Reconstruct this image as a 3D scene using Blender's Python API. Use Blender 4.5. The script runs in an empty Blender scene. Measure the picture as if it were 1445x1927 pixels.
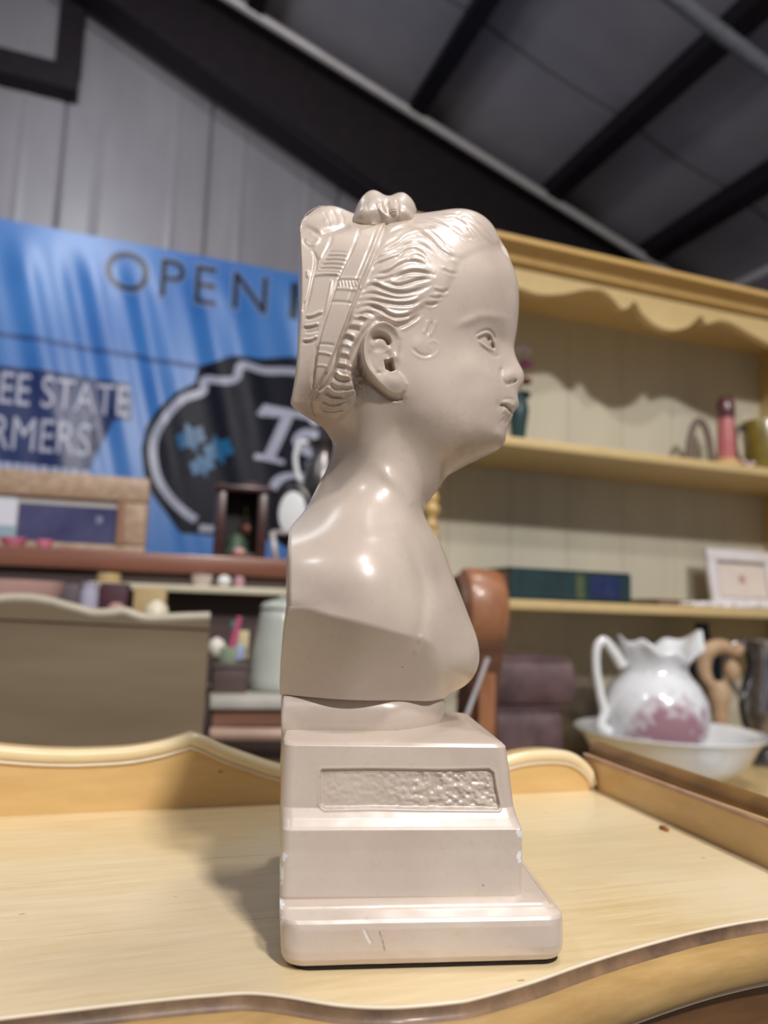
import bpy, bmesh, math, random
import numpy as np
from mathutils import Vector, Matrix

# ------------------------------------------------------------------ scene, camera, world, lights, exposure
scene = bpy.context.scene
COL = scene.collection
FPX = 1430.0                      # focal length in pixels of the 1445 x 1927 frame
PITCH = math.atan((1150 - 963.5) / FPX)
ROLL = 0.033                     # the phone was held a little crooked
TZ = 0.78                         # height of the washstand top above the floor
CAM = np.array([0.0, 0.0, TZ + 0.1183])
cam_d = bpy.data.cameras.new('camera')
cam = bpy.data.objects.new('camera', cam_d)
COL.objects.link(cam)
cam.location = CAM
cam.rotation_euler = (Matrix.Rotation(math.pi / 2 + PITCH, 3, 'X') @ Matrix.Rotation(ROLL, 3, 'Z')).to_euler()
cam_d.sensor_fit = 'VERTICAL'
cam_d.sensor_height = 36.0
cam_d.sensor_width = 36.0
cam_d.lens = 36.0 * FPX / 1927.0
cam_d.clip_start = 0.01
cam_d.dof.use_dof = True
cam_d.dof.focus_distance = 0.288
cam_d.dof.aperture_fstop = 7.9
scene.camera = cam

scene.view_settings.view_transform = 'Standard'
scene.view_settings.look = 'None'
scene.view_settings.gamma = 1.0
scene.view_settings.use_curve_mapping = False
scene.view_settings.exposure = 0.12

world = bpy.data.worlds.new('hall_light')
scene.world = world
world.use_nodes = True
wb = world.node_tree.nodes['Background']
wb.inputs[0].default_value = (0.80, 0.82, 0.90, 1)
wb.inputs[1].default_value = 0.18


def lamp(name, loc, target, power, sx, sy, color):
    d = bpy.data.lights.new(name, 'AREA')
    d.shape = 'RECTANGLE'
    d.size, d.size_y = sx, sy
    d.energy = power
    d.color = color
    o = bpy.data.objects.new(name, d)
    COL.objects.link(o)
    o.location = loc
    v = Vector(target) - Vector(loc)
    o.rotation_euler = v.to_track_quat('-Z', 'Y').to_euler()
    return o


# the ceiling lamps of the hall and one added fill (all out of frame, above and behind the photographer)
lamp('ceiling_lamp', (0.60, -0.95, 3.1), (0.1, 0.45, 0.9), 23, 0.16, 0.16, (1.0, 0.97, 0.95))
lamp('ceiling_lamp', (0.55, 0.75, 3.2), (0.1, 0.6, 0.9), 15, 0.42, 0.42, (1.0, 0.97, 0.95))
lamp('ceiling_lamp', (1.5, -2.3, 3.5), (0.5, 1.6, 1.0), 100, 0.35, 0.20, (1.0, 0.96, 0.92))
lamp('ceiling_lamp', (-1.4, -0.6, 3.3), (-0.7, 1.3, 0.9), 9, 0.3, 0.3, (0.96, 0.97, 1.0))  # added fill from the left, not a known fixture
lamp('ceiling_lamp', (-1.2, 2.3, 3.6), (-1.4, 4.0, 1.7), 19, 0.5, 0.5, (0.92, 0.94, 1.0))

# ------------------------------------------------------------------ geometry helpers
SP, CP = math.sin(PITCH), math.cos(PITCH)


def ray(px, py):
    dx, dy = px - 722.5, py - 963.5
    cr, sr = math.cos(ROLL), math.sin(ROLL)
    u = (dx * cr + dy * sr) / FPX
    v = -(-dx * sr + dy * cr) / FPX
    return np.array([u, CP - v * SP, SP + v * CP])


def at_y(px, py, Y):
    d = ray(px, py)
    return CAM + d * (Y - CAM[1]) / d[1]


def at_z(px, py, z):
    d = ray(px, py)
    return CAM + d * (z - CAM[2]) / d[2]


def at_plane(px, py, p0, n):
    d = ray(px, py)
    return CAM + d * (np.dot(np.array(p0) - CAM, n) / np.dot(d, n))


def project(P):
    P = np.asarray(P) - CAM
    x = P[..., 0]
    f = P[..., 1] * CP + P[..., 2] * SP
    u = -P[..., 1] * SP + P[..., 2] * CP
    a, b = FPX * x / f, -FPX * u / f
    cr, sr = math.cos(ROLL), math.sin(ROLL)
    return 722.5 + a * cr - b * sr, 963.5 + a * sr + b * cr


class Frame:
    """A vertical plane frame: a along the wall, b away from the camera, z up."""

    def __init__(self, p0, yaw):
        y = math.radians(yaw)
        self.p0 = np.array([p0[0], p0[1], 0.0])
        self.u = np.array([math.cos(y), math.sin(y), 0])
        self.n = np.array([-math.sin(y), math.cos(y), 0])

    def P(self, a, b, z):
        return self.p0 + self.u * a + self.n * b + np.array([0, 0, z])

    def ab(self, p):
        d = np.array(p) - self.p0
        return float(np.dot(d, self.u)), float(np.dot(d, self.n)), float(p[2])

    def px(self, px, py, b=0.0):
        """pixel -> (a, z) on the plane at depth b"""
        q = at_plane(px, py, self.p0 + self.n * b, self.n)
        a, _, z = self.ab(q)
        return a, z


ORG = {}


def empty(name, loc, label=None, cat=None, group=None):
    o = bpy.data.objects.new(name, None)
    o.empty_display_size = 0.05
    COL.objects.link(o)
    o.location = loc
    ORG[o.name] = np.array(loc, float)
    tag(o, label, cat, group)
    return o


def tag(o, label=None, cat=None, group=None, kind=None):
    if label:
        o['label'] = label
    if cat:
        o['category'] = cat
    if group:
        o['group'] = group
    if kind:
        o['kind'] = kind
    return o


def mk(name, V, F, mat, parent=None, smooth=False, label=None, cat=None, group=None, kind=None, origin=None, sharp=None):
    V = np.asarray(V, float)
    if parent is not None:
        og = ORG[parent.name]
    elif origin is not None:
        og = np.array(origin, float)
    else:
        og = np.array([(V[:, 0].min() + V[:, 0].max()) / 2, (V[:, 1].min() + V[:, 1].max()) / 2, V[:, 2].min()])
    me = bpy.data.meshes.new(name)
    me.from_pydata((V - og).tolist(), [], [list(map(int, f)) for f in F])
    me.update()
    if smooth:
        me.polygons.foreach_set('use_smooth', [True] * len(me.polygons))
        if sharp:
            try:
                me.set_sharp_from_angle(angle=math.radians(sharp))
            except Exception:
                pass
    if mat:
        me.materials.append(mat)
    o = bpy.data.objects.new(name, me)
    COL.objects.link(o)
    if parent is not None:
        o.parent = parent
    else:
        o.location = og
    ORG[o.name] = og
    tag(o, label, cat, group, kind)
    return o


class MB:
    """collects simple shapes for one mesh"""

    def __init__(self):
        self.V, self.F = [], []

    def add(self, V, F):
        k = len(self.V)
        self.V += [tuple(v) for v in V]
        self.F += [[i + k for i in f] for f in F]
        return self

    def box8(self, c):
        """c: 8 corners, bottom loop then top loop"""
        return self.add(c, [[3, 2, 1, 0], [4, 5, 6, 7], [0, 1, 5, 4], [1, 2, 6, 5], [2, 3, 7, 6], [3, 0, 4, 7]])

    def fbox(self, fr, a0, a1, b0, b1, z0, z1):
        P = fr.P
        return self.box8([P(a0, b0, z0), P(a1, b0, z0), P(a1, b1, z0), P(a0, b1, z0),
                          P(a0, b0, z1), P(a1, b0, z1), P(a1, b1, z1), P(a0, b1, z1)])

    def prism(self, A, B):
        """two matching closed loops joined"""
        n = len(A)
        k = len(self.V)
        self.V += [tuple(v) for v in A] + [tuple(v) for v in B]
        self.F += [[k + i for i in range(n)][::-1], [k + n + i for i in range(n)]]
        self.F += [[k + i, k + (i + 1) % n, k + n + (i + 1) % n, k + n + i] for i in range(n)]
        return self

    def lathe(self, c, prof, n=40, sq=(1, 1), cap=True, rz=0.0):
        k = len(self.V)
        for (r, z) in prof:
            for i in range(n):
                a = 2 * math.pi * i / n + rz
                self.V.append((c[0] + r * sq[0] * math.cos(a), c[1] + r * sq[1] * math.sin(a), c[2] + z))
        m = len(prof)
        for j in range(m - 1):
            for i in range(n):
                self.F.append([k + j * n + i, k + j * n + (i + 1) % n, k + (j + 1) * n + (i + 1) % n, k + (j + 1) * n + i])
        if cap:
            self.F.append([k + i for i in range(n)][::-1])
            self.F.append([k + (m - 1) * n + i for i in range(n)])
        return self

    def tube(self, pts, rad, n=10, cap=True):
        pts = [np.array(p, float) for p in pts]
        if not hasattr(rad, '__len__'):
            rad = [rad] * len(pts)
        k = len(self.V)
        prev = None
        for i, p in enumerate(pts):
            t = pts[min(i + 1, len(pts) - 1)] - pts[max(i - 1, 0)]
            t = t / (np.linalg.norm(t) + 1e-12)
            if prev is None:
                up = np.array([0, 0, 1.0]) if abs(t[2]) < 0.9 else np.array([1.0, 0, 0])
                x = np.cross(up, t)
            else:
                x = prev - t * np.dot(prev, t)
            x = x / (np.linalg.norm(x) + 1e-12)
            prev = x
            y = np.cross(t, x)
            for j in range(n):
                a = 2 * math.pi * j / n
                self.V.append(tuple(p + rad[i] * (math.cos(a) * x + math.sin(a) * y)))
        for i in range(len(pts) - 1):
            for j in range(n):
                self.F.append([k + i * n + j, k + i * n + (j + 1) % n, k + (i + 1) * n + (j + 1) % n, k + (i + 1) * n + j])
        if cap:
            self.F.append([k + j for j in range(n)][::-1])
            self.F.append([k + (len(pts) - 1) * n + j for j in range(n)])
        return self

    def build(self, name, mat, parent=None, **kw):
        return mk(name, self.V, self.F, mat, parent, **kw)


def bevel(o, w=0.002, seg=2):
    """bake a small bevel into the mesh"""
    bm = bmesh.new()
    bm.from_mesh(o.data)
    bmesh.ops.bevel(bm, geom=[e for e in bm.edges if len(e.link_faces) == 2 and e.calc_face_angle(0) > 0.5], offset=w, segments=seg,
                    affect='EDGES', profile=0.5, clamp_overlap=True)
    bm.to_mesh(o.data)
    bm.free()
    o.data.polygons.foreach_set('use_smooth', [True] * len(o.data.polygons))
    try:
        o.data.set_sharp_from_angle(angle=math.radians(40))
    except Exception:
        pass
    return o


def catmull(pts, n=8, closed=False):
    P = np.array(pts, float)
    m = len(P)
    out = []
    rng = range(m) if closed else range(m - 1)
    for i in rng:
        if closed:
            p0, p1, p2, p3 = P[(i - 1) % m], P[i], P[(i + 1) % m], P[(i + 2) % m]
        else:
            p1, p2 = P[i], P[i + 1]
            p0 = P[i - 1] if i > 0 else 2 * p1 - p2
            p3 = P[i + 2] if i + 2 < m else 2 * p2 - p1
        for k in range(n):
            t = k / n
            out.append(0.5 * ((2 * p1) + (-p0 + p2) * t + (2 * p0 - 5 * p1 + 4 * p2 - p3) * t * t + (-p0 + 3 * p1 - 3 * p2 + p3) * t ** 3))
    if not closed:
        out.append(P[-1])
    return np.array(out)


def sstep(x, a, b):
    t = np.clip((x - a) / (b - a), 0, 1)
    return t * t * (3 - 2 * t)


def vnoise(x, y, seed=0):
    """smooth value noise in [-1, 1]"""
    rs = np.random.RandomState(seed)
    T = rs.uniform(-1, 1, (256, 256))
    xi, yi = np.floor(x).astype(int), np.floor(y).astype(int)
    fx, fy = x - xi, y - yi
    fx, fy = fx * fx * (3 - 2 * fx), fy * fy * (3 - 2 * fy)
    g = lambda i, j: T[(xi + i) % 256, (yi + j) % 256]
    return (g(0, 0) * (1 - fx) + g(1, 0) * fx) * (1 - fy) + (g(0, 1) * (1 - fx) + g(1, 1) * fx) * fy


# ------------------------------------------------------------------ materials
def srgb(r, g, b):
    f = lambda c: (c / 255 / 12.92) if c / 255 <= 0.04045 else ((c / 255 + 0.055) / 1.055) ** 2.4
    return (f(r), f(g), f(b), 1)


def ramp_node(nt, stops):
    r = nt.nodes.new('ShaderNodeValToRGB')
    e = r.color_ramp.elements
    e[0].position, e[0].color = stops[0]
    e[1].position, e[1].color = stops[-1]
    for p, c in stops[1:-1]:
        n = e.new(p)
        n.color = c
    return r


def mat(name, c1, c2=None, rough=0.5, scale=30.0, stretch=(1, 1, 1), detail=4.0, bump=0.0, bscale=None, coat=0.0, metal=0.0, spec=0.5,
        rot=0.0, lo=0.35, hi=0.65, emis=None, transl=None):
    m = bpy.data.materials.new(name)
    m.use_nodes = True
    nt = m.node_tree
    b = nt.nodes['Principled BSDF']
    b.inputs['Roughness'].default_value = rough
    b.inputs['Metallic'].default_value = metal
    b.inputs['Specular IOR Level'].default_value = spec
    b.inputs['Coat Weight'].default_value = coat
    b.inputs['Coat Roughness'].default_value = 0.12
    tc = nt.nodes.new('ShaderNodeTexCoord')
    mp = nt.nodes.new('ShaderNodeMapping')
    mp.inputs['Scale'].default_value = stretch
    mp.inputs['Rotation'].default_value = (0, 0, rot)
    nt.links.new(tc.outputs['Object'], mp.inputs['Vector'])
    nz = nt.nodes.new('ShaderNodeTexNoise')
    nz.inputs['Scale'].default_value = scale
    nz.inputs['Detail'].default_value = detail
    nz.inputs['Roughness'].default_value = 0.6
    nt.links.new(mp.outputs[0], nz.inputs['Vector'])
    r = ramp_node(nt, [(lo, c1), (hi, c2 or c1)])
    nt.links.new(nz.outputs['Fac'], r.inputs[0])
    nt.links.new(r.outputs[0], b.inputs['Base Color'])
    if bump:
        bp = nt.nodes.new('ShaderNodeBump')
        bp.inputs['Strength'].default_value = bump
        bp.inputs['Distance'].default_value = 0.002
        src = nz
        if bscale:
            src = nt.nodes.new('ShaderNodeTexNoise')
            src.inputs['Scale'].default_value = bscale
            src.inputs['Detail'].default_value = 5
            nt.links.new(mp.outputs[0], src.inputs['Vector'])
        nt.links.new(src.outputs['Fac'], bp.inputs['Height'])
        nt.links.new(bp.outputs[0], b.inputs['Normal'])
    return m

# ------------------------------------------------------------------ the plaster bust (subject)
YM = 0.33                          # mid plane of the bust
SKEW = 0.130                       # the bust is turned a few degrees from square to the camera
KY = 0.130


def at_b(px, py, Y):
    """pixel -> point on the bust's own plane at local depth Y; returns (X, local Y, Z)"""
    d = ray(px, py)
    t = Y / (d[1] - KY * d[0])
    p = CAM + d * t
    return np.array([p[0], Y, p[2]])


def bw(P):
    """bust-local points -> world"""
    P = np.array(P, float)
    P[:, 1] += KY * P[:, 0]
    return P


def x_at(px, z, Y, py=1500.0):
    """X of the point on plane Y at height z that shows at column px"""
    for _ in range(6):
        p = at_b(px, py, Y)
        q = at_b(px, py + 1.0, Y)
        py += (z - p[2]) / (q[2] - p[2])
    return at_b(px, py, Y)[0]



def bust_material():
    m = bpy.data.materials.new('glazed_plaster')
    m.use_nodes = True
    nt = m.node_tree
    N, L = nt.nodes, nt.links
    b = N['Principled BSDF']
    tc = N.new('ShaderNodeTexCoord')
    n1 = N.new('ShaderNodeTexNoise')
    n1.inputs['Scale'].default_value = 26
    n1.inputs['Detail'].default_value = 5
    L.new(tc.outputs['Object'], n1.inputs['Vector'])
    r = ramp_node(nt, [(0.3, srgb(201, 184, 171)), (0.7, srgb(214, 199, 185))])
    L.new(n1.outputs['Fac'], r.inputs[0])
    # fine yellowed speckle of the old varnish
    n2 = N.new('ShaderNodeTexNoise')
    n2.inputs['Scale'].default_value = 420
    n2.inputs['Detail'].default_value = 2
    L.new(tc.outputs['Object'], n2.inputs['Vector'])
    r2 = ramp_node(nt, [(0.55, (0, 0, 0, 1)), (0.75, (1, 1, 1, 1))])
    L.new(n2.outputs['Fac'], r2.inputs[0])
    sc = N.new('ShaderNodeMath'); sc.operation = 'MULTIPLY'; sc.inputs[1].default_value = 0.25
    L.new(r2.outputs[0], sc.inputs[0])
    mx0 = N.new('ShaderNodeMixRGB'); mx0.inputs[2].default_value = srgb(190, 170, 144)
    L.new(sc.outputs[0], mx0.inputs[0]); L.new(r.outputs[0], mx0.inputs[1])
    # tiny dark pits
    vo = N.new('ShaderNodeTexVoronoi'); vo.inputs['Scale'].default_value = 95
    L.new(tc.outputs['Object'], vo.inputs['Vector'])
    rv = ramp_node(nt, [(0.035, (1, 1, 1, 1)), (0.06, (0, 0, 0, 1))])
    L.new(vo.outputs['Distance'], rv.inputs[0])
    vr = N.new('ShaderNodeSeparateColor'); L.new(vo.outputs['Color'], vr.inputs[0])
    gt = N.new('ShaderNodeMath'); gt.operation = 'GREATER_THAN'; gt.inputs[1].default_value = 0.86
    L.new(vr.outputs[0], gt.inputs[0])
    ml = N.new('ShaderNodeMath'); ml.operation = 'MULTIPLY'
    L.new(gt.outputs[0], ml.inputs[0]); L.new(rv.outputs[0], ml.inputs[1])
    ml2 = N.new('ShaderNodeMath'); ml2.operation = 'MULTIPLY'; ml2.inputs[1].default_value = 0.6
    L.new(ml.outputs[0], ml2.inputs[0])
    mx1 = N.new('ShaderNodeMixRGB'); mx1.inputs[2].default_value = srgb(95, 75, 60)
    L.new(ml2.outputs[0], mx1.inputs[0]); L.new(mx0.outputs[0], mx1.inputs[1])
    # brown grime and painted shade in the modelling (vertex weight)
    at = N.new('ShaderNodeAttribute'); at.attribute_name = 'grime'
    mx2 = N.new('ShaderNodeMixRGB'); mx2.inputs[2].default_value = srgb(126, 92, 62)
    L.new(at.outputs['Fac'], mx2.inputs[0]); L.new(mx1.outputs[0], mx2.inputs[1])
    # white chips
    ac = N.new('ShaderNodeAttribute'); ac.attribute_name = 'chip'
    mx3 = N.new('ShaderNodeMixRGB'); mx3.inputs[2].default_value = srgb(240, 242, 248)
    L.new(ac.outputs['Fac'], mx3.inputs[0]); L.new(mx2.outputs[0], mx3.inputs[1])
    L.new(mx3.outputs[0], b.inputs['Base Color'])
    b.inputs['Roughness'].default_value = 0.34
    b.inputs['Specular IOR Level'].default_value = 0.5
    b.inputs['Coat Weight'].default_value = 0.55
    b.inputs['Coat Roughness'].default_value = 0.21
    b.inputs['Subsurface Weight'].default_value = 0.0
    bp = N.new('ShaderNodeBump'); bp.inputs['Strength'].default_value = 0.05; bp.inputs['Distance'].default_value = 0.0006
    n3 = N.new('ShaderNodeTexNoise'); n3.inputs['Scale'].default_value = 170; n3.inputs['Detail'].default_value = 3
    L.new(tc.outputs['Object'], n3.inputs['Vector'])
    L.new(n3.outputs['Fac'], bp.inputs['Height'])
    L.new(bp.outputs[0], b.inputs['Normal'])
    L.new(bp.outputs[0], b.inputs['Coat Normal'])
    return m


M_BUST = bust_material()


class RBF:
    def __init__(self, P, val, lam=1e-9):
        P = np.asarray(P, float)
        self.c = P.mean(0)
        self.s = 0.1
        self.P = (P - self.c) / self.s
        n = len(P)
        K = self.k(self.P, self.P) + lam * np.eye(n)
        A = np.zeros((n + 3, n + 3))
        A[:n, :n] = K
        A[:n, n] = 1
        A[:n, n + 1:] = self.P
        A[n, :n] = 1
        A[n + 1:, :n] = self.P.T
        self.w = np.linalg.solve(A, np.concatenate([val, [0, 0, 0]]))

    @staticmethod
    def k(a, b):
        d2 = ((a[:, None, :] - b[None, :, :]) ** 2).sum(-1)
        return 0.5 * d2 * np.log(d2 + 1e-12)

    def __call__(self, Q):
        Q = (np.asarray(Q, float) - self.c) / self.s
        n = len(self.P)
        out = np.empty(len(Q))
        for i in range(0, len(Q), 20000):
            q = Q[i:i + 20000]
            out[i:i + 20000] = self.k(q, self.P) @ self.w[:n] + self.w[n] + q @ self.w[n + 1:]
        return out


def seg_dist(PX, PY, L):
    """distance to a polyline and the parameter along it"""
    best = np.full(PX.shape, 1e9)
    par = np.zeros(PX.shape)
    m = len(L) - 1
    for i in range(m):
        ax, ay = L[i]
        bx, by = L[i + 1]
        dx, dy = bx - ax, by - ay
        t = np.clip(((PX - ax) * dx + (PY - ay) * dy) / (dx * dx + dy * dy + 1e-9), 0, 1)
        d = np.hypot(PX - ax - t * dx, PY - ay - t * dy)
        k = d < best
        best = np.where(k, d, best)
        par = np.where(k, (i + t) / m, par)
    return best, par


def inside(PX, PY, poly):
    r = np.zeros(PX.shape, bool)
    n = len(poly)
    for i in range(n):
        x1, y1 = poly[i]
        x2, y2 = poly[(i + 1) % n]
        c = ((y1 > PY) != (y2 > PY)) & (PX < (x2 - x1) * (PY - y1) / (y2 - y1 + 1e-12) + x1)
        r ^= c
    return r


def sdist(PX, PY, poly):
    """signed distance, positive inside"""
    L = list(map(tuple, poly)) + [tuple(poly[0])]
    d, _ = seg_dist(PX, PY, L)
    return np.where(inside(PX, PY, poly), d, -d)


class Relief:
    def __init__(self, PX, PY):
        self.PX, self.PY = PX, PY
        self.D = np.zeros(PX.shape)
        self.G = np.zeros(PX.shape)

    def sub(self, pts, m):
        pts = np.asarray(pts)
        return np.where((self.PX > pts[:, 0].min() - m) & (self.PX < pts[:, 0].max() + m) &
                        (self.PY > pts[:, 1].min() - m) & (self.PY < pts[:, 1].max() + m))[0]

    def stroke(self, pts, w, amp, taper=0.18, grime=0.0, smooth=True):
        L = catmull(pts, 6) if smooth else np.array(pts, float)
        k = self.sub(L, 3 * w)
        if len(k) == 0:
            return
        d, s = seg_dist(self.PX[k], self.PY[k], L)
        f = np.exp(-(d / w) ** 2)
        if taper:
            f = f * (0.15 + 0.85 * sstep(s, 0, taper) * sstep(1 - s, 0, taper))
        self.D[k] += amp * f
        if grime:
            self.G[k] = np.maximum(self.G[k], grime * f)

    def ridge(self, pts, w, amp, taper=0.18, grime=0.0):
        """a lock of hair: a raised strand with a cut groove on its lower side"""
        self.stroke(pts, w, amp, taper)
        P = np.array(pts, float)
        self.stroke(P + np.array([0.0, 1.7 * w]), w * 0.7, -amp * 0.75, taper, grime)

    def blob(self, c, rx, ry, amp, rot=0.0, grime=0.0, p=1.0):
        ca, sa = math.cos(rot), math.sin(rot)
        x, y = self.PX - c[0], self.PY - c[1]
        q = ((x * ca + y * sa) / rx) ** 2 + ((-x * sa + y * ca) / ry) ** 2
        f = np.exp(-q ** p)
        self.D += amp * f
        if grime:
            self.G = np.maximum(self.G, grime * f)

    def area(self, poly, amp, edge, soft_in=True):
        k = self.sub(poly, edge * 2 + 2)
        d = sdist(self.PX[k], self.PY[k], poly)
        self.D[k] += amp * sstep(d, -edge * (0 if soft_in else 1), edge)


mm = 0.001


def zc(x0, y0, s):
    return lambda pts: [(x0 + s * a, y0 + s * b) for a, b in pts]


H1 = zc(660, 390, 300 / 1445)
H2 = zc(545, 380, 200 / 1445)
H3 = zc(545, 580, 200 / 1445)
H4 = zc(860, 590, 130 / 1445)
H5 = zc(900, 670, 100 / 964)
H6 = zc(660, 590, 190 / 1445)
H7 = zc(650, 345, 150 / 1445)
Z2 = zc(500, 850, 580 / 1445)
Z3 = zc(540, 350, 260 / 1066)

R_PROF = [(944, 469), (947, 478), (954, 485), (960, 493), (967.6, 513), (974, 537), (976, 560), (975, 586), (972.5, 617), (969.7, 638), (967, 650),
          (967.6, 661), (972.8, 677), (980.6, 692.5), (985, 701.6), (986, 713), (983, 725), (977, 734), (973, 741), (973.5, 748),
          (976, 756), (975, 765), (969.5, 773), (965, 778), (964, 785), (961, 793), (956, 805), (951.5, 816), (951, 827), (946, 838), (936.5, 846),
          (916, 855), (885, 869), (857, 884), (841, 896), (831, 910), (821, 925), (807, 943), (800, 955), (798, 967), (803, 982),
          (813, 998), (825, 1015), (845, 1063), (861, 1107), (881, 1159), (895, 1195), (900.6, 1223), (899, 1251), (891, 1271), (873, 1291),
          (841, 1308)]
# left outline: px, py, half width of the flat back (mm)
L_PROF = [(574, 410, 4), (573, 418, 14), (572, 440, 24), (571, 477, 30), (570, 532, 33), (567, 600, 35), (565, 621, 35), (561, 691, 34), (554, 752, 30),
          (556, 762, 28), (573, 776, 24), (590, 787, 19), (610, 803, 10), (620, 821, 4), (626, 839, 0), (625, 852, 0), (621, 870, 0), (612, 893, 0),
          (600, 915, 0), (585, 942, 3), (570, 968, 9), (557, 990, 20), (548, 1008, 32), (541, 1032, 42), (538, 1060, 47), (536, 1100, 50),
          (535, 1140, 51), (532, 1200, 44), (530, 1260, 39), (529, 1312, 36)]
T_PROF = [(574, 410), (578, 402), (599, 392), (628, 390), (648, 396), (668, 406), (700, 414), (740, 414), (793, 409), (823, 405), (852, 400),
          (871, 400), (893, 405), (915, 418), (933, 440), (944, 469)]
CTRL = [  # px, py, half width mm
    (960, 540, 12), (930, 515, 24), (890, 515, 32), (840, 500, 37), (780, 480, 38), (720, 470, 37), (650, 450, 31), (605, 430, 25),
    (588, 404, 7), (612, 400, 8.5), (640, 403, 9), (850, 430, 22), (780, 440, 27), (705, 440, 26), (640, 420, 17), (900, 440, 19), (928, 470, 13),
    (957, 590, 13), (932, 585, 21.5), (900, 590, 28.5), (850, 600, 34.5), (800, 600, 38), (740, 560, 40.5), (690, 600, 41),
    (960, 642, 7), (946, 642, 11), (930, 640, 16.5), (910, 640, 22), (890, 645, 26.5), (860, 650, 31.5), (820, 660, 35.5), (770, 660, 38.5),
    (700, 660, 40), (640, 640, 39), (605, 620, 37), (650, 540, 38), (610, 500, 33),
    (969, 684, 5), (955, 688, 9), (940, 695, 15), (920, 700, 22.5), (890, 700, 28.8), (850, 710, 33.6), (800, 720, 36.5), (755, 720, 37.5),
    (974, 716, 5.5), (960, 722, 9.5), (945, 735, 15), (920, 740, 22.6), (964, 748, 8), (945, 765, 13.6), (920, 770, 22), (880, 770, 29.3),
    (840, 770, 33), (790, 780, 33.5), (955, 783, 7.5), (940, 800, 12.5), (915, 815, 20), (880, 820, 25.5), (840, 830, 26.5), (800, 835, 25.5),
    (930, 832, 11.5), (900, 847, 13), (865, 862, 15),
    (620, 690, 36.5), (600, 740, 32), (650, 740, 34), (640, 785, 25), (700, 765, 34), (750, 800, 29),
    (740, 850, 26.5), (800, 880, 19.5), (680, 830, 26), (645, 830, 15), (740, 900, 26.5), (690, 890, 24), (800, 915, 15), (740, 940, 28), (680, 940, 29),
    (780, 950, 20), (640, 930, 20), (600, 975, 25), (720, 975, 35), (650, 980, 38), (780, 990, 26), (600, 1010, 43), (690, 1010, 48), (750, 1010, 42),
    (560, 1060, 50), (600, 1080, 55), (660, 1080, 57), (720, 1080, 55.5), (765, 1090, 49), (800, 1090, 38), (828, 1090, 25),
    (700, 1150, 58), (620, 1140, 56), (770, 1150, 51), (810, 1150, 43), (850, 1150, 27), (800, 1200, 46), (840, 1210, 35), (875, 1215, 22),
    (620, 1230, 57), (720, 1230, 55), (800, 1250, 43), (850, 1260, 31), (880, 1260, 19), (720, 1300, 50), (620, 1300, 54), (800, 1295, 36), (840, 1290, 22)]


def dense(prof, n=10):
    return catmull(prof, n)


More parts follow.
